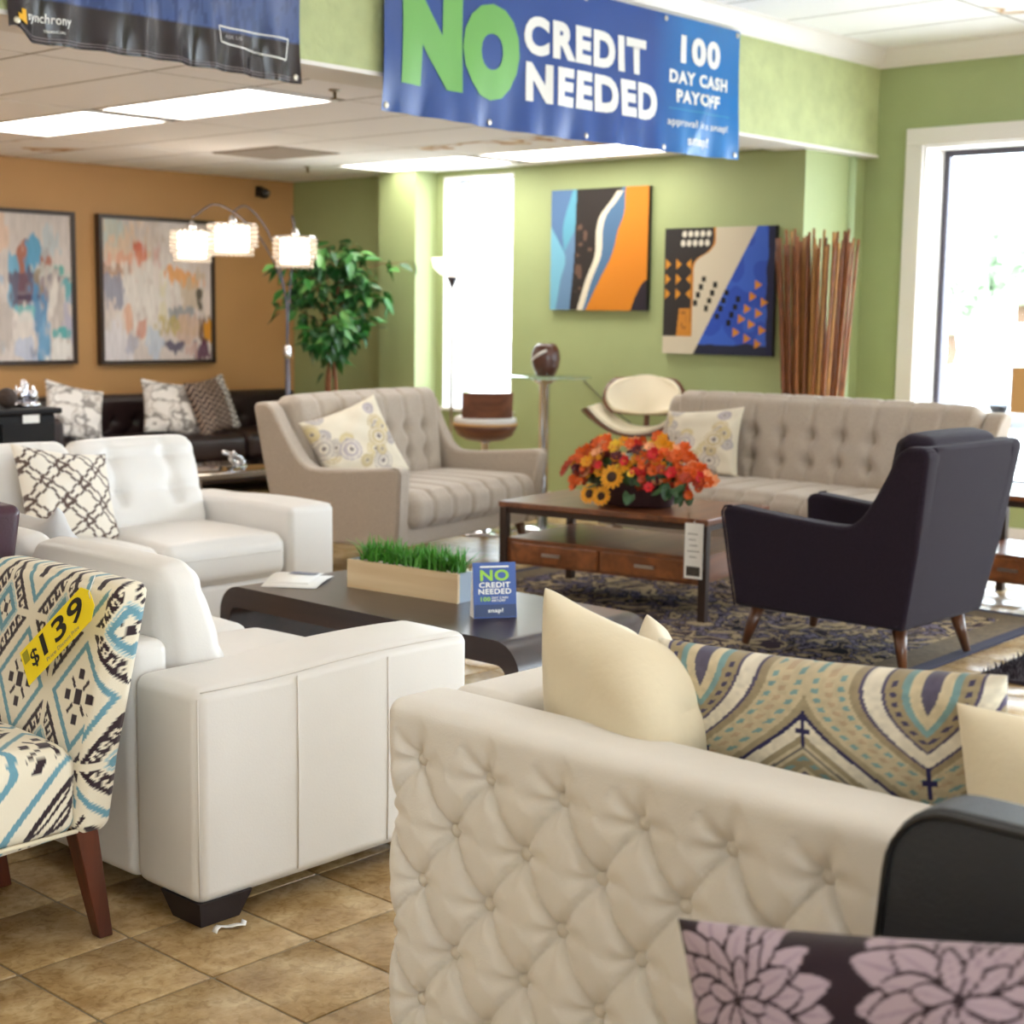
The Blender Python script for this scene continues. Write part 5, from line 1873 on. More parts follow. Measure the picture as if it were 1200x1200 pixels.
m_shellwood = mat('walnut_plywood', '#5b3526', 0.35, coat=0.25, grain=(0, '#7a4a33', 14))
m_vinyl = mat('cream_vinyl', '#e8dcc3', 0.5)
def shell_stool(label, loc, rz, sc=1.0):
    t = thing('shell_stool', label, 'stool', loc, rz)
    mk('base', *lathe([(0.2, 0), (0.2, 0.012), (0.03, 0.03)], 32), m_chrome, t)
    mk('column', *lathe([(0.025, 0.03), (0.025, 0.60), (0.05, 0.62)], 16), m_chrome, t)
    # saddle seat with upturned sides
    nu, nv = 22, 12
    U, Vv = np.meshgrid(np.linspace(-1, 1, nu), np.linspace(-1, 1, nv), indexing='ij')
    def seatz(U, W_):
        return 0.64 + 0.16 * np.abs(U) ** 2.2 - 0.02 * (1 - W_ ** 2)
    edge = np.sqrt(np.clip(1 - 0.25 * Vv ** 2, 0, 1))
    top = np.stack([0.33 * U * edge, 0.22 * Vv * np.sqrt(np.clip(1 - 0.35 * U ** 2, 0, 1)), seatz(U, Vv)], -1).reshape(-1, 3)
    def slab(P, off, nrm):
        A = P + nrm * off[0]
        B = P + nrm * off[1]
        V = np.concatenate([A, B])
        F = [tuple(f) for f in gridf(nu, nv).tolist()] + [tuple(f[::-1]) for f in gridf(nu, nv, nu * nv).tolist()]
        I = np.arange(nu * nv).reshape(nu, nv)
        rim = list(I[:, 0]) + list(I[-1, 1:]) + list(I[-2::-1, -1]) + list(I[0, -2:0:-1])
        for k in range(len(rim)):
            a, b = int(rim[k]), int(rim[(k + 1) % len(rim)])
            F.append((a, a + nu * nv, b + nu * nv, b))
        return V, F
    G = top.reshape(nu, nv, 3)
    n_ = np.cross(np.gradient(G, axis=0), np.gradient(G, axis=1)).reshape(-1, 3)
    n_ /= np.linalg.norm(n_, axis=1, keepdims=True)
    mk('seat_shell', *slab(top, (0.0, -0.016), n_), m_shellwood, t, auto=60)
    mk('seat_pad', *slab(top * np.array([0.96, 0.94, 1]), (0.022, 0.001), n_), m_vinyl, t, auto=70)
    # oval back
    bk_ = np.stack([0.24 * U * np.sqrt(np.clip(1 - 0.45 * Vv ** 2, 0, 1)), 0.23 - 0.10 * U ** 2 + 0.05 * Vv, 0.865 + 0.125 * Vv * np.sqrt(np.clip(1 - 0.35 * U ** 2, 0, 1))], -1).reshape(-1, 3)
    G = bk_.reshape(nu, nv, 3)
    n_ = np.cross(np.gradient(G, axis=0), np.gradient(G, axis=1)).reshape(-1, 3)
    n_ /= np.linalg.norm(n_, axis=1, keepdims=True)
    mk('back_shell', *slab(bk_, (0.0, -0.016), n_), m_shellwood, t, auto=60)
    mk('back_pad', *slab(bk_ * np.array([0.95, 1, 1]), (0.022, 0.001), n_), m_vinyl, t, auto=70)
    mk('back_support', *tube(smoothpts([(0, 0.05, 0.615), (0, 0.24, 0.63), (0, 0.275, 0.74), (0, 0.262, 0.84)], 14), 0.018, 8), m_shellwood, t)
    t.scale = (sc, sc, 1)
    return t
shell_stool('walnut shell stool with cream seat pad turned towards the long oatmeal sofa', (7.90, 6.09, 0), R(-62), 1.1)
# bowl-seated stool seen from behind
t = thing('bowl_stool', 'walnut bowl stool with a white seat and wooden back panel behind the oatmeal loveseat', 'stool', (7.06, 6.66, 0), R(138))
mk('base', *lathe([(0.19, 0), (0.19, 0.012), (0.03, 0.03)], 32), m_chrome, t)
mk('column', *lathe([(0.025, 0.03), (0.025, 0.57), (0.06, 0.60)], 16), m_chrome, t)
V, F = lathe([(0.03, 0.585), (0.12, 0.595), (0.175, 0.625), (0.198, 0.67), (0.202, 0.70), (0.19, 0.70)], 36)
mk('bowl', V, F, m_shellwood, t)
mk('edge_band', *lathe([(0.2035, 0.688), (0.2055, 0.690), (0.2055, 0.699), (0.2035, 0.701)], 36), mat('pale_ply_edge', '#c79a63', 0.5), t)
mk('seat_pad', *lathe([(0.19, 0.7005), (0.2, 0.712), (0.196, 0.735), (0.17, 0.745), (0.02, 0.742)], 36), mat('white_vinyl', '#ece9e6', 0.4), t)
V = []
nu, nv = 16, 5
for off in (0.0, 0.014):
    for i in range(nu):
        for j in range(nv):
            a = (i / (nu - 1) - 0.5) * 1.75
            V.append(((0.205 - off) * math.sin(a), (0.205 - off) * math.cos(a) + 0.012 * j, 0.742 + 0.04 * j))
F = [tuple(f[::-1]) for f in gridf(nu, nv).tolist()] + [tuple(f) for f in gridf(nu, nv, nu * nv).tolist()]
I = np.arange(nu * nv).reshape(nu, nv)
rim = list(I[:, 0]) + list(I[-1, 1:]) + list(I[-2::-1, -1]) + list(I[0, -2:0:-1])
for k in range(len(rim)):
    a, b = int(rim[k]), int(rim[(k + 1) % len(rim)])
    F.append((a, b, b + nu * nv, a + nu * nv))
mk('back_panel', V, F, m_shellwood, t, auto=40)

# ---- bamboo sticks in a floor vase behind the long sofa
t = thing('floor_vase', 'dark floor vase holding the bamboo sticks behind the long oatmeal sofa', 'vase', (8.22, 5.0, 0), 0)
mk('body', *lathe([(0.11, 0), (0.13, 0.02), (0.16, 0.2), (0.17, 0.4), (0.15, 0.5), (0.14, 0.5), (0.155, 0.4), (0.14, 0.1), (0.01, 0.04)], 32), m_vase, t)
m_bam = [mat('bamboo_brown', '#9a5a28', 0.45, var=(18, 0.45)), mat('bamboo_tan', '#c08a48', 0.45, var=(18, 0.35)), mat('bamboo_dark', '#7d4520', 0.45, var=(18, 0.4))]
for k in range(58):
    a = k * 2.39996
    rb = 0.133 * math.sqrt((k + 0.5) / 58)
    bx, by = 8.22 + rb * math.cos(a), 5.0 + rb * math.sin(a)
    tx, ty = 8.22 + (bx - 8.22) * 1.15, 5.03 + (by - 5.0) * 2.15
    L_ = 1.78 + rng.uniform(-0.06, 0.08)
    n = 8
    r0 = rng.uniform(0.0105, 0.0138)
    rad = [r0 * (1.0 - 0.25 * i / (3 * n)) * (1.14 if i % 4 == 0 else 1.0) for i in range(3 * n)]
    pts = [(bx + (tx - bx) * f, by + (ty - by) * f, 0.06 + (L_ - 0.0) * f) for f in np.linspace(0, 1, 3 * n)]
    o = mk('bamboo_stick', *tube(pts, rad, 6), m_bam[int(rng.choice([0, 0, 1, 2]))])
    tag(o, 'tall thin brown bamboo stick in the bundle behind the long sofa', 'bamboo stick', 'bamboo sticks in the floor vase')

# ---- thin cable on the wall by the stool
o = mk('power_cord', *tube(smoothpts([(8.44, 7.02, 0.93), (8.435, 6.75, 0.74), (8.435, 6.5, 0.58), (8.44, 6.42, 0.3)], 16), 0.004, 6), m_dark)
tag(o, 'thin black cable running down the green wall between the stools', 'cable')
# ---- table lamp on the end table
m_parch = mat('parchment_shade', '#d9a868', 0.7)
t = thing('table_lamp', 'table lamp with a square tan shade on the brown end table', 'table lamp', (7.42, 3.13, 0.5605), 0)
mk('base', *softbox(0.16, 0.16, 0.03, 0.006, (0, 0, 0.015), 2), m_espresso, t)
mk('column', *softbox(0.10, 0.10, 0.32, 0.01, (0, 0, 0.19), 2), m_espresso, t)
sh = MB()
for a, b, c, d in ((-0.17, -0.165, -0.17, 0.17), (0.165, 0.17, -0.17, 0.17), (-0.165, 0.165, -0.17, -0.165), (-0.165, 0.165, 0.165, 0.17)):
    sh.box(a, b, c, d, 0.38, 0.60)
sh.build('shade', m_parch, t)
mk('stem', *tube([(0, 0, 0.35), (0, 0, 0.5)], 0.008, 8), m_steel, t)
mk('shade_frame', *boxg(-0.165, 0.165, -0.01, 0.01, 0.49, 0.5), m_steel, t, smooth=False)

# ---- security camera in the corner
t = thing('security_camera', 'small black dome camera under the ceiling on the orange wall', 'camera', (8.08, 10.2, 2.33), 0)
mk('mount', *boxg(-0.03, 0.03, -0.03, -0.001, -0.03, 0.05), m_dark, t, smooth=False)
V, F = lathe([(0.002, -0.05), (0.03, -0.042), (0.048, -0.015), (0.05, 0.01), (0.02, 0.03)], 20, (0, -0.075, 0))
mk('dome', V, F, m_dark, t)
mk('lens', *lathe([(0.012, 0.0), (0.014, 0.01), (0.006, 0.014)], 12, (0.0, -0.118, -0.02)), m_silver, t)

# ---- sprinkler heads
for x, y, lab in ((5.02, 5.75, 'small brass sprinkler head in the low ceiling near the dark banner'), (7.55, 8.95, 'small brass sprinkler head in the low ceiling near the security camera')):
    t = thing('sprinkler_head', lab, 'sprinkler', (x, y, ZL), 0)
    mk('escutcheon', *lathe([(0.03, -0.001), (0.03, -0.006), (0.012, -0.012)], 16), m_steel, t)
    mk('deflector', *lathe([(0.008, -0.012), (0.008, -0.04), (0.022, -0.042), (0.022, -0.045)], 14), mat('brass', '#8a7040', 0.3, 1.0), t)
# ================================================================== banners and paintings
def vinyl(name, col, rough=0.28):
    return mat(name, col, rough, spec=0.5)
m_bblue = mat('banner_blue_vinyl', '#ffffff', 0.3, spec=0.55, attr=True)
m_bgreen = mat('banner_green_print', '#6fae56', 0.4)
m_bwhite = mat('banner_white_print', '#eceae6', 0.4)
m_bteal = mat('banner_teal_print', '#3e93b8', 0.4)
m_brass = mat('grommet', '#cfc7b8', 0.3, 1.0)

def bl_wave(x, z):
    """offset of the blue banner from the soffit"""
    f = np.clip((3.0 - z) / 0.72, 0, 1)
    w = 0.020 + 0.012 * np.sin(x * 5.1 + z * 3) * f + 0.009 * np.sin(x * 11.3 - z * 6) * f + 0.020 * f ** 2 * np.sin(x * 2.1 + 0.4)
    w += 0.012 * np.exp(-((x - 7.05 - (z - 2.3) * 0.5) / 0.05) ** 2) * (z < 2.6)
    w += 0.010 * f ** 3 * np.sin(x * 31) + 0.022
    return np.maximum(w, 0.012)
def bl_map(x, z, off=0.0):
    x = np.asarray(x, float)
    z = np.asarray(z, float)
    sag = -0.015 * np.sin((x - 4.77) / 2.74 * PI) * np.clip((2.5 - z) / 0.2, 0, 1)
    return np.stack([x, YB - 0.002 - bl_wave(x, z) - off, z + sag], 1)
t = thing('blue_banner', 'large blue vinyl banner reading NO CREDIT NEEDED hung on the soffit', 'banner')
nx, nz = 200, 60
X, Z = np.meshgrid(np.linspace(4.77, 7.51, nx), np.linspace(2.275, 2.985, nz), indexing='ij')
X, Z = X.ravel(), Z.ravel()
C = np.outer(1 - np.clip((X - 6.7) / 0.3, 0, 1), lin('#1f4690')) + np.outer(np.clip((X - 6.7) / 0.3, 0, 1), lin('#1b6fb5'))
P = np.concatenate([bl_map(X, Z), bl_map(X, Z) + np.array([0, 0.0015, 0])])
F = np.concatenate([gridf(nx, nz), gridf(nx, nz, nx * nz)[:, ::-1]])
mk('sheet', P, F, m_bblue, t, True, np.concatenate([C, C]))
bm = lambda x, z: bl_map(x, z, 0.004)
for s, rect, m_, b in (('N', (4.875, 5.265, 2.405, 2.825), m_bgreen, 0.09), ('O', (5.27, 5.665, 2.395, 2.83), m_bgreen, 0.09),
                       ('CREDIT', (5.69, 6.64, 2.635, 2.82), m_bwhite, 0.055), ('NEEDED', (5.71, 6.75, 2.42, 2.60), m_bwhite, 0.055),
                       ('100', (6.95, 7.31, 2.745, 2.895), m_bwhite, 0.05), ('DAY CASH', (6.86, 7.39, 2.635, 2.705), m_bwhite, 0.045),
                       ('PAYOFF', (6.92, 7.32, 2.535, 2.605), m_bwhite, 0.045), ('approval in a snap!', (6.85, 7.40, 2.405, 2.455), m_bwhite, 0.01),
                       ('snap!', (7.03, 7.24, 2.31, 2.375), m_bwhite, 0.02)):
    # cut the letters finely enough to follow the folds
    V, Ft = text_geo(s, b)
    lo, hi = V.min(0), V.max(0)
    me = bpy.data.meshes.new('tmp')
    me.from_pydata([(rect[0] + (v[0] - lo[0]) / (hi[0] - lo[0]) * (rect[1] - rect[0]), rect[2] + (v[1] - lo[1]) / (hi[1] - lo[1]) * (rect[3] - rect[2]), 0) for v in V], [], Ft)
    bmm = bmesh.new()
    bmm.from_mesh(me)
    for co, no, st in (((rect[0], 0, 0), (1, 0, 0), 0.03), ((0, rect[2], 0), (0, 1, 0), 0.03)):
        L_ = (rect[1] - rect[0]) if no[0] else (rect[3] - rect[2])
        for q in range(1, int(L_ / st)):
            p = (co[0] + no[0] * q * st, co[1] + no[1] * q * st, 0)
            bmesh.ops.bisect_plane(bmm, geom=bmm.verts[:] + bmm.edges[:] + bmm.faces[:], plane_co=p, plane_no=no)
    bmm.to_mesh(me)
    bmm.free()
    V2 = np.array([v.co[:2] for v in me.vertices])
    F2 = [tuple(p.vertices) for p in me.polygons]
    bpy.data.meshes.remove(me)
    mk('lettering', bm(V2[:, 0], V2[:, 1]), F2, m_, t, smooth=True)
xs = np.linspace(6.86, 7.42, 20)
mk('rule_line', np.concatenate([bm(xs, np.full(20, 2.498)), bm(xs, np.full(20, 2.503))]), [(i, i + 1, 21 + i, 20 + i) for i in range(19)], m_bteal, t)
for x in np.linspace(4.80, 7.48, 5):
    for z in (2.30, 2.96):
        p = bm(np.array([x]), np.array([z]))[0]
        V, F = lathe([(0.007, -0.002), (0.014, -0.002), (0.014, 0.002), (0.007, 0.002)], 12)
        mk('grommet', rotv(V, 'X', R(90)) + p, F, m_brass, t)

# dark banner
m_bdark = mat('banner_dark_vinyl', '#ffffff', 0.22, spec=0.6, attr=True)
def dk_map(x, z, off=0.0):
    x = np.asarray(x, float)
    z = np.asarray(z, float)
    f = np.clip((2.95 - z) / 0.6, 0, 1)
    w = 0.03 + 0.010 * np.sin(x * 7 + 1) * f + 0.016 * f ** 4 * np.sin(x * 38) + 0.02 * f * np.exp(-((x - 3.42) / 0.05) ** 2) + 0.010 * f ** 2 * np.sin(x * 19 + z * 9)
    bot = np.clip((2.45 - z) / 0.1, 0, 1)
    zz = z + 0.02 * np.sin((x - 3.0) * 3.0) * bot * 0.3 + (0.05 * np.exp(-((x - 2.98) / 0.05) ** 2)) * bot
    return np.stack([x, YB - 0.002 - np.maximum(w, 0.01) - off, zz], 1)
t = thing('dark_banner', 'dark vinyl banner with a blue field hung on the soffit left of the blue banner', 'banner')
t['label'] = 'dark grey and blue vinyl banner with a small yellow and white logo on the soffit'
nx, nz = 150, 60
X, Z = np.meshgrid(np.linspace(2.965, 4.305, nx), np.linspace(2.335, 2.985, nz), indexing='ij')
X, Z = X.ravel(), Z.ravel()
C = paint(len(X), '#2c2529')
rain = noise2(X * 9, Z * 2.2, 9, 41)
up = Z > 2.50
put(C, up, '#41588f')
put(C, up & (rain > 0.55), '#33487c')
P = np.concatenate([dk_map(X, Z), dk_map(X, Z) + np.array([0, 0.0015, 0])])
F = np.concatenate([gridf(nx, nz), gridf(nx, nz, nx * nz)[:, ::-1]])
mk('sheet', P, F, m_bdark, t, True, np.concatenate([C, C]))
dm = lambda x, z: dk_map(x, z, 0.005)
lettering('lettering', 'synchrony', (3.045, 3.215, 2.40, 2.445), dm, m_bwhite, t, 0.015)
lettering('lettering', 'FINANCIAL', (3.115, 3.19, 2.378, 2.388), dm, m_bwhite, t, 0.01)
mk('logo', np.concatenate([dm(np.array([3.0, 3.018, 3.018, 3.0]), np.array([2.385, 2.385, 2.42, 2.42])), dm(np.array([3.016, 3.036, 3.036, 3.016]), np.array([2.385, 2.385, 2.448, 2.448]))]), [(0, 1, 2, 3), (4, 5, 6, 7)], mat('logo_yellow', '#f0b52c', 0.4), t, smooth=False)
def strip(a, b, w=0.006, n=14):
    a, b = np.array(a), np.array(b)
    d = (b - a) / np.linalg.norm(b - a)
    p = np.array([-d[1], d[0]]) * w / 2
    s = np.linspace(0, 1, n)[:, None]
    L1, L2 = a + (b - a) * s - p, a + (b - a) * s + p
    V = np.concatenate([dm(L1[:, 0], L1[:, 1]), dm(L2[:, 0], L2[:, 1])])
    return V, [(i, i + 1, n + i + 1, n + i) for i in range(n - 1)]
fr = MB()
for a, b in (((3.88, 2.51), (4.24, 2.505)), ((4.24, 2.505), (4.225, 2.42)), ((4.225, 2.42), (3.89, 2.45)), ((3.89, 2.45), (3.88, 2.51))):
    fr.add(strip(a, b))
fr.build('frame_line', m_bwhite, t)
lettering('lettering', 'ASK US', (3.915, 4.0, 2.468, 2.482), dm, mat('banner_grey_print', '#9c969c', 0.4), t, 0.01)
st = MB()
for dz in (0.012, 0.022):
    st.add(strip((3.0, 2.335 + dz), (4.29, 2.335 + dz), 0.0025, 60))
st.build('hem_stitching', mat('hem_thread', '#8b8085', 0.6), t)
for x in (2.99, 4.28):
    for z in (2.36, 2.955):
        p = dm(np.array([x]), np.array([z]))[0]
        V, F = lathe([(0.007, -0.002), (0.013, -0.002), (0.013, 0.002), (0.007, 0.002)], 12)
        mk('grommet', rotv(V, 'X', R(90)) + p, F, m_brass, t)

# ---- paintings
m_art = mat('painted_canvas', '#ffffff', 0.6, spec=0.3, attr=True, bump=(200, 0.2))
m_artedge = mat('canvas_edge_black', '#191617', 0.6)
m_frame = mat('dark_bronze_frame', '#3a2a22', 0.4)
def canvas(name, label, origin, w, h, axis, fn, n=150, frame=False, th=0.04):
    """axis 'x': hangs on the wall X=const facing -X, u runs towards -Y; axis 'y': hangs on Y=const facing -Y, u runs towards +X. origin = lower left corner seen from the room, on the wall"""
    t = thing(name, label, 'painting', origin, R(-90) if axis == 'x' else 0)
    # local: x to the right, -y towards the room
    mk('stretcher', *boxg(0.0, w, -th, -0.002, 0, h), m_artedge, t, smooth=False)
    nv = int(n * h / w)
    U, V = np.meshgrid(np.linspace(0, 1, n), np.linspace(0, 1, nv), indexing='ij')
    U, V = U.ravel(), V.ravel()
    e = 0.012 if frame else 0.0
    P = np.stack([e + U * (w - 2 * e), np.full_like(U, -th - 0.0012), e + V * (h - 2 * e)], 1)
    P2 = P + np.array([0, 0.001, 0])
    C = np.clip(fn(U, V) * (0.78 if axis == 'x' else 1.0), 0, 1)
    I = gridf(n, nv)
    mk('canvas', P, I, m_art, t, False, C)
    if frame:
        f = MB()
        b, d = 0.018, th + 0.022
        f.box(-b, 0.012, -d, -0.002, -b, h + b)
        f.box(w - 0.012, w + b, -d, -0.002, -b, h + b)
        f.box(0.012, w - 0.012, -d, -0.002, -b, 0.012)
        f.box(0.012, w - 0.012, -d, -0.002, h - 0.012, h + b)
        f.build('frame', m_frame, t)
    return t

def poly(u, v, pts):
    """point in polygon"""
    ins = np.zeros(len(u), bool)
    n = len(pts)
    for i in range(n):
        x1, y1 = pts[i]
        x2, y2 = pts[(i + 1) % n]
        c = ((y1 > v) != (y2 > v)) & (u < (x2 - x1) * (v - y1) / (y2 - y1 + 1e-12) + x1)
        ins ^= c
    return ins

def edge(v, pts):
    """x of a smooth curve given by (y,x) control points"""
    ys = [p[0] for p in pts]
    xs = [p[1] for p in pts]
    S = smoothpts(sorted(zip(ys, xs)), 60)
    return np.interp(v, S[:, 0], S[:, 1])

def art_wave(u, v):
    C = paint(len(u), '#567aa0')
    w = 1 - v                                   # 0 at the top
    b0 = edge(w, [(0, 0.27), (0.3, 0.26), (0.6, 0.25), (1, 0.21)])
    b1 = edge(w, [(0, 0.74), (0.1, 0.66), (0.22, 0.55), (0.35, 0.51), (0.55, 0.50), (0.75, 0.41), (1, 0.32)])
    b2 = edge(w, [(0, 0.77), (0.2, 0.76), (0.35, 0.70), (0.55, 0.64), (0.75, 0.52), (1, 0.38)])
    # left blues
    put(C, u < b0, '#6f93b8')
    d1 = edge(w, [(0, 0.23), (0.3, 0.13), (0.55, 0.15)])
    put(C, (u < b0) & (u > d1) & (w < 0.52 - (u - 0.14) * 1.6) , '#68aec8')
    put(C, (u < 0.155 - 0.0 * w) & (w > 0.30 + u * 1.5) & (u < edge(w, [(0.3, 0.0), (0.55, 0.155), (0.75, 0.11), (1, 0.06)])), '#7fc0da')
    put(C, (u < d1) & (w < 0.30 + u * 1.5), '#5f82ae')
    put(C, (u >= b0) & (u < b1), '#2e2623')
    n = noise2(u + 1, v + 1, 22, 51)
    put(C, (u >= b0 + 0.02) & (u < b1 - 0.05) & (n > 0.72) & (w > 0.25) & (w < 0.85), '#6e5346')
    put(C, (u >= b1) & (u < b2), '#567a9f')
    put(C, (u >= b2), '#e38b22')
    put(C, (abs(u - b1) < 0.032) & (w > 0.03), '#efe6cf')
    put(C, (w > 0.75) & (u > 1.0 - 0.16 * np.clip((w - 0.75) / 0.25, 0, 1) ** 0.6), '#2b2330')
    return C

def art_blocks(u, v):
    w = 1 - v
    C = paint(len(u), '#e4d8bf')
    # dark block on the left with a stepped, curved right side
    sx = edge(w, [(0.0, 0.455), (0.12, 0.455), (0.19, 0.40), (0.24, 0.31), (0.30, 0.265), (0.45, 0.26), (0.86, 0.255)])
    put(C, (u < sx + 0.018) & (w < 0.86), '#d38a33')
    put(C, (u < sx) & (w < 0.86), '#322d2c')
    put(C, (u > 0.13) & (u < 0.255) & (w > 0.64) & (w < 0.86) & (u > 0.15 - 0.1 * (w - 0.64)), '#d88f35')
    put(C, (u > 0.17) & (u < 0.22) & (w > 0.66) & (w < 0.80) & (noise2(u + 1, v + 1, 30, 61) > 0.5), '#a86c2c')
    # blue field right of the diagonal
    dg = edge(w, [(0.0, 0.845), (0.5, 0.565), (1.0, 0.29)])
    put(C, u > dg, '#2f56c4')
    n = noise2(u + 1, v + 1, 9, 62)
    put(C, (u > dg) & (n > 0.62), '#3d68d4')
    put(C, (u > dg) & (w > 0.90 + 0.03 * n), '#262b45')
    put(C, (u > dg) & (u > 0.93 + 0.02 * n), '#1d2145')
    for r in range(2):
        for c in range(5):
            cx, cy = 0.185 + 0.056 * c - 0.012 * r, 0.048 + 0.072 * r
            put(C, ((u - cx) / 0.021) ** 2 + ((w - cy) / 0.026) ** 2 < 1, '#f1ead9')
    for r in range(3):
        for c in range(3):
            cx, cy = 0.035 + 0.10 * c, 0.285 + 0.118 * r
            d = 1 if c < 2 else -1
            f = (u - cx) * d
            put(C, (u < sx) & (f > -0.02) & (f < 0.028) & (abs(w - cy) < 0.042 * (1 - (f + 0.02) / 0.048)), '#e79b2f')
    for g, (x0, y0) in enumerate(((0.375, 0.405), (0.480, 0.45), (0.585, 0.51), (0.69, 0.56))):
        for k in range(4):
            cx, cy = x0 - 0.026 * k, y0 + 0.062 * k
            put(C, (abs(u - cx) < 0.020) & (abs(w - cy) < 0.023), '#161514')
    for cx, cy in ((0.86, 0.45), (0.815, 0.54), (0.915, 0.585), (0.77, 0.635), (0.87, 0.67), (0.72, 0.715), (0.81, 0.755), (0.905, 0.80), (0.675, 0.82), (0.775, 0.865), (0.87, 0.905)):
        f = u - cx
        put(C, (f > -0.025) & (f < 0.035) & (abs(w - cy) < 0.034 * (1 - (f + 0.025) / 0.06) + 0.004), '#e8962c')
    return C

def dabs(C, u, v, spots, seed):
    for k, (cx, cy, rx, ry, c, a) in enumerate(spots):
        n = noise2(u + 1 + k, v + 1, 9, seed + k) - 0.5
        n2 = noise2(u * 1.0 + 1 + k, v * 0.35 + 1, 46, seed + k + 50) - 0.5
        rx, ry = rx * 1.3, ry * 1.3
        d = (((u - cx) / rx) ** 4 + ((1 - v - cy) / ry) ** 4) ** 0.25 + n * 0.8 + n2 * 0.9
        put(C, np.clip((1.0 - d) * 3.0, 0, 1), c, a)
    st = noise2(u + 4, v * 0.2 + 1, 60, seed + 99)
    C *= (0.9 + 0.16 * st)[:, None]
    return C

def art_soft(u, v):
    C = paint(len(u), '#ddd0cb')
    C *= (0.9 + 0.2 * noise2(u + 2, v + 2, 5, 71))[:, None]
    spots = [(0.16, 0.20, 0.16, 0.16, '#e9cdb4', 0.8), (0.33, 0.24, 0.06, 0.10, '#d9684f', 0.85), (0.25, 0.30, 0.14, 0.05, '#e8a184', 0.6), (0.12, 0.36, 0.16, 0.03, '#b99784', 0.8), (0.08, 0.5, 0.09, 0.10, '#8f93ab', 0.8),
             (0.62, 0.15, 0.16, 0.2, '#ebe3e3', 0.8), (0.5, 0.30, 0.03, 0.12, '#e2a3a0', 0.5), (0.40, 0.55, 0.22, 0.2, '#f0e9e4', 0.8), (0.72, 0.40, 0.12, 0.06, '#e9a254', 0.85), (0.82, 0.52, 0.10, 0.12, '#cbb79f', 0.8), (0.89, 0.54, 0.022, 0.06, '#4a4338', 0.9),
             (0.95, 0.6, 0.05, 0.12, '#e9d9cf', 0.8), (0.72, 0.69, 0.10, 0.05, '#7f8791', 0.7), (0.68, 0.75, 0.12, 0.06, '#c9b26a', 0.8), (0.8, 0.78, 0.10, 0.07, '#d8b7a4', 0.8), (0.93, 0.78, 0.06, 0.08, '#6d4520', 0.9), (0.97, 0.79, 0.03, 0.06, '#e09a2c', 0.9), (0.64, 0.91, 0.09, 0.04, '#4a4466', 0.85), (0.92, 0.92, 0.09, 0.06, '#5c2b4c', 0.9), (0.8, 0.93, 0.05, 0.04, '#d6b0a6', 0.8),
             (0.22, 0.70, 0.03, 0.07, '#e5a987', 0.7), (0.34, 0.78, 0.04, 0.06, '#d78a70', 0.7), (0.10, 0.88, 0.12, 0.12, '#e9e4ea', 0.8), (0.48, 0.9, 0.06, 0.1, '#c9d4e6', 0.7), (0.28, 0.88, 0.05, 0.05, '#a9a9c2', 0.5), (0.10, 0.08, 0.1, 0.07, '#bfd3d0', 0.6), (0.55, 0.6, 0.03, 0.14, '#e2d59c', 0.4)]
    return dabs(C, u, v, spots, 200)

def art_blue(u, v):
    C = paint(len(u), '#d9cfcb')
    C *= (0.9 + 0.2 * noise2(u + 2, v + 2, 6, 72))[:, None]
    # u: the right 60% is what the frame of the photo keeps
    spots = [(0.45, 0.16, 0.05, 0.1, '#e7c3ab', 0.7), (0.60, 0.32, 0.05, 0.13, '#a5583c', 0.85), (0.78, 0.30, 0.04, 0.11, '#a9583c', 0.8), (0.69, 0.28, 0.045, 0.15, '#5fa6cf', 0.95), (0.53, 0.47, 0.03, 0.15, '#6fb2d4', 0.9), (0.86, 0.2, 0.07, 0.1, '#bac9d0', 0.7),
             (0.85, 0.40, 0.12, 0.05, '#c9cfc9', 0.8), (0.9, 0.38, 0.03, 0.03, '#55a9a4', 0.9), (0.62, 0.52, 0.1, 0.10, '#6b5566', 0.85), (0.78, 0.5, 0.08, 0.08, '#7c6577', 0.7), (0.72, 0.47, 0.03, 0.06, '#9b8a72', 0.8), (0.62, 0.57, 0.08, 0.02, '#4d3a52', 0.8), (0.92, 0.44, 0.08, 0.02, '#6a5168', 0.8),
             (0.86, 0.62, 0.07, 0.16, '#c8beb9', 0.85), (0.84, 0.55, 0.03, 0.1, '#ece6e0', 0.8), (0.98, 0.53, 0.04, 0.06, '#62b2bd', 0.9), (0.98, 0.72, 0.04, 0.13, '#b7b4c9', 0.85), (0.74, 0.75, 0.05, 0.18, '#5b93c2', 0.9), (0.76, 0.88, 0.04, 0.1, '#7fb0d6', 0.8), (0.62, 0.68, 0.05, 0.04, '#6fc0c0', 0.8), (0.60, 0.8, 0.07, 0.1, '#ebe3de', 0.9), (0.9, 0.81, 0.05, 0.03, '#58b5b8', 0.9), (0.9, 0.93, 0.1, 0.06, '#efece9', 0.9), (0.6, 0.92, 0.06, 0.06, '#c6cfe6', 0.8), (0.68, 0.95, 0.03, 0.05, '#8088a8', 0.7),
             (0.2, 0.3, 0.12, 0.15, '#d9a184', 0.7), (0.25, 0.6, 0.12, 0.2, '#7fb0d6', 0.7), (0.1, 0.8, 0.1, 0.1, '#6b5566', 0.7), (0.4, 0.75, 0.08, 0.14, '#c8beb9', 0.8)]
    return dabs(C, u, v, spots, 300)

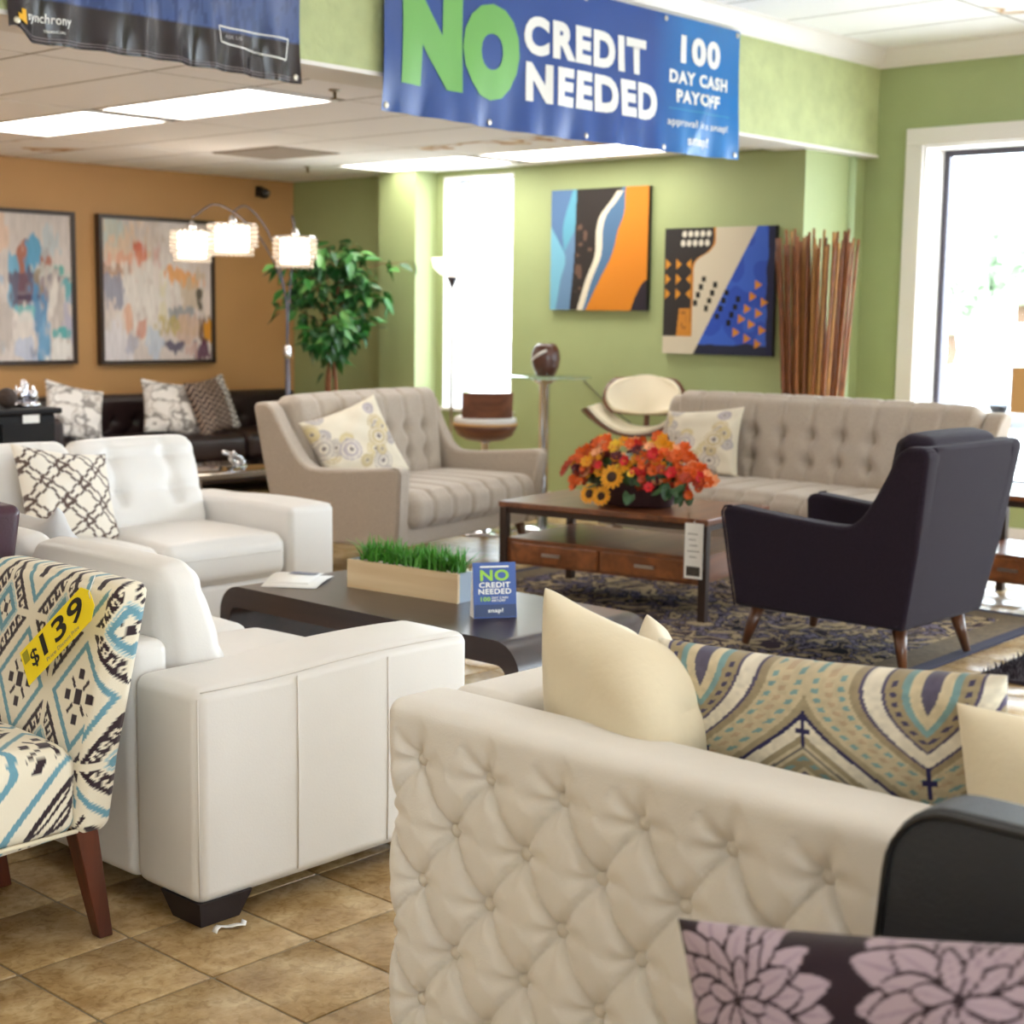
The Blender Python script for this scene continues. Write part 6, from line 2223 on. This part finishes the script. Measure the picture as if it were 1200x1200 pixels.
canvas('abstract_canvas', 'unframed canvas of blue, black and orange wave shapes on the green wall', (XB, 7.31, 1.415), 0.865, 0.835, 'x', art_wave, 170)
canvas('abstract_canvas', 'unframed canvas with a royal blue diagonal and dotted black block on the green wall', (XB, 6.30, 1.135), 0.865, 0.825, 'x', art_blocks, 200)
canvas('abstract_painting', 'pale abstract painting in a thin dark frame beside the crystal lamp on the orange wall', (6.555, YO, 0.975), 1.02, 1.085, 'y', art_soft, 170, True)
canvas('abstract_painting', 'blue streaked abstract painting in a thin dark frame on the orange wall', (5.30, YO, 0.985), 1.02, 1.075, 'y', art_blue, 170, True)

# ================================================================== seen through the windows
m_leafout = mat('tree_foliage', '#c3d8b8', 0.8, var=(2, 0.4))
m_trunk = mat('tree_bark', '#6a5240', 0.9)
def outside_tree(label, loc, h, r, seed):
    t = thing('street_tree', label, 'tree', loc)
    rr = np.random.default_rng(seed)
    mk('trunk', *tube([(0, 0, 0), (0.05, 0, h * 0.3), (0, 0.05, h * 0.55)], [0.16, 0.13, 0.08], 8), m_trunk, t)
    V, F, n0 = [], [], 0
    N_ = 1500
    d = rr.normal(0, 1, (N_, 3))
    d /= np.linalg.norm(d, axis=1, keepdims=True)
    rad = r * rr.uniform(0.35, 1.0, N_) ** 0.5
    c = d * rad[:, None] * np.array([1, 1, 0.8]) + np.array([0, 0, h * 0.68])
    a = rr.normal(0, 0.16, (N_, 3))
    b = rr.normal(0, 0.16, (N_, 3))
    P = np.stack([c - a, c + b, c + a], 1).reshape(-1, 3)
    o = mk('foliage', P, np.arange(3 * N_).reshape(-1, 3), m_leafout, t, False)
    o['kind'] = 'stuff'
    return t
outside_tree('leafy street tree outside the storefront window, taller of the two', (27.0, 12.15, -0.15), 3.9, 0.95, 1)
outside_tree('small bushy tree outside the storefront window beside the casing', (30.0, 15.0, -0.15), 2.7, 0.6, 2)
m_carpaint = mat('silver_car_paint', '#aab2bd', 0.25, 0.6)
m_carred = mat('red_lamp_plastic', '#d0312a', 0.3)
m_tyre = mat('tyre', '#1a1a1a', 0.8)
t = thing('parked_car', 'silver pickup parked outside the storefront window', 'car', (22.5, 10.0, -0.15), R(100))
def car_prof(pts, w, name, m_, par=None):
    o = mk(name, *prism(pts, -w / 2, w / 2, 0), m_, par or t, auto=40)
    return bevel(o, 0.05, 3, 30)
body = car_prof([(-2.3, 0.35), (2.3, 0.35), (2.35, 0.75), (1.2, 0.85), (-2.3, 0.9)], 1.75, 'body', m_carpaint)
cab = car_prof([(-0.7, 0.86), (1.2, 0.84), (0.75, 1.45), (-0.5, 1.48)], 1.55, 'cab', m_carpaint)
for s in (-1, 1):
    mk('side_window', *boxg(s * 0.78 - 0.006, s * 0.78 + 0.006, -0.4, 0.7, 0.95, 1.36), m_dark, cab, smooth=False)
    mk('tail_lamp', *boxg(s * 0.78 - 0.07, s * 0.78 + 0.07, -2.36, -2.31, 0.6, 0.82), m_carred, body, smooth=False)
    for yy in (-1.45, 1.45):
        V, F = lathe([(0.2, -0.1), (0.33, -0.1), (0.35, -0.06), (0.35, 0.06), (0.33, 0.1), (0.2, 0.1)], 24)
        mk('wheel', rotv(V, 'Y', R(90)) + np.array((s * 0.78, yy, 0.35)), F, m_tyre, t)

# scrap of paper under the loveseat foot
V = []
for i in range(9):
    for j in range(3):
        V.append((2.02 + 0.085 * i / 8, 2.735 + 0.012 * math.sin(i * 0.8) - 0.018 * j / 2, 0.001 + (0.006 * abs(math.sin(i * 0.9)) if 0 < i else 0.0)))
o = mk('paper_scrap', V, gridf(9, 3), m_paper)
md = o.modifiers.new('thickness', 'SOLIDIFY')
md.thickness = 0.0008
tag(o, 'small crumpled white paper scrap at the dark foot of the near loveseat', 'paper scrap')
bpy.context.view_layer.update()
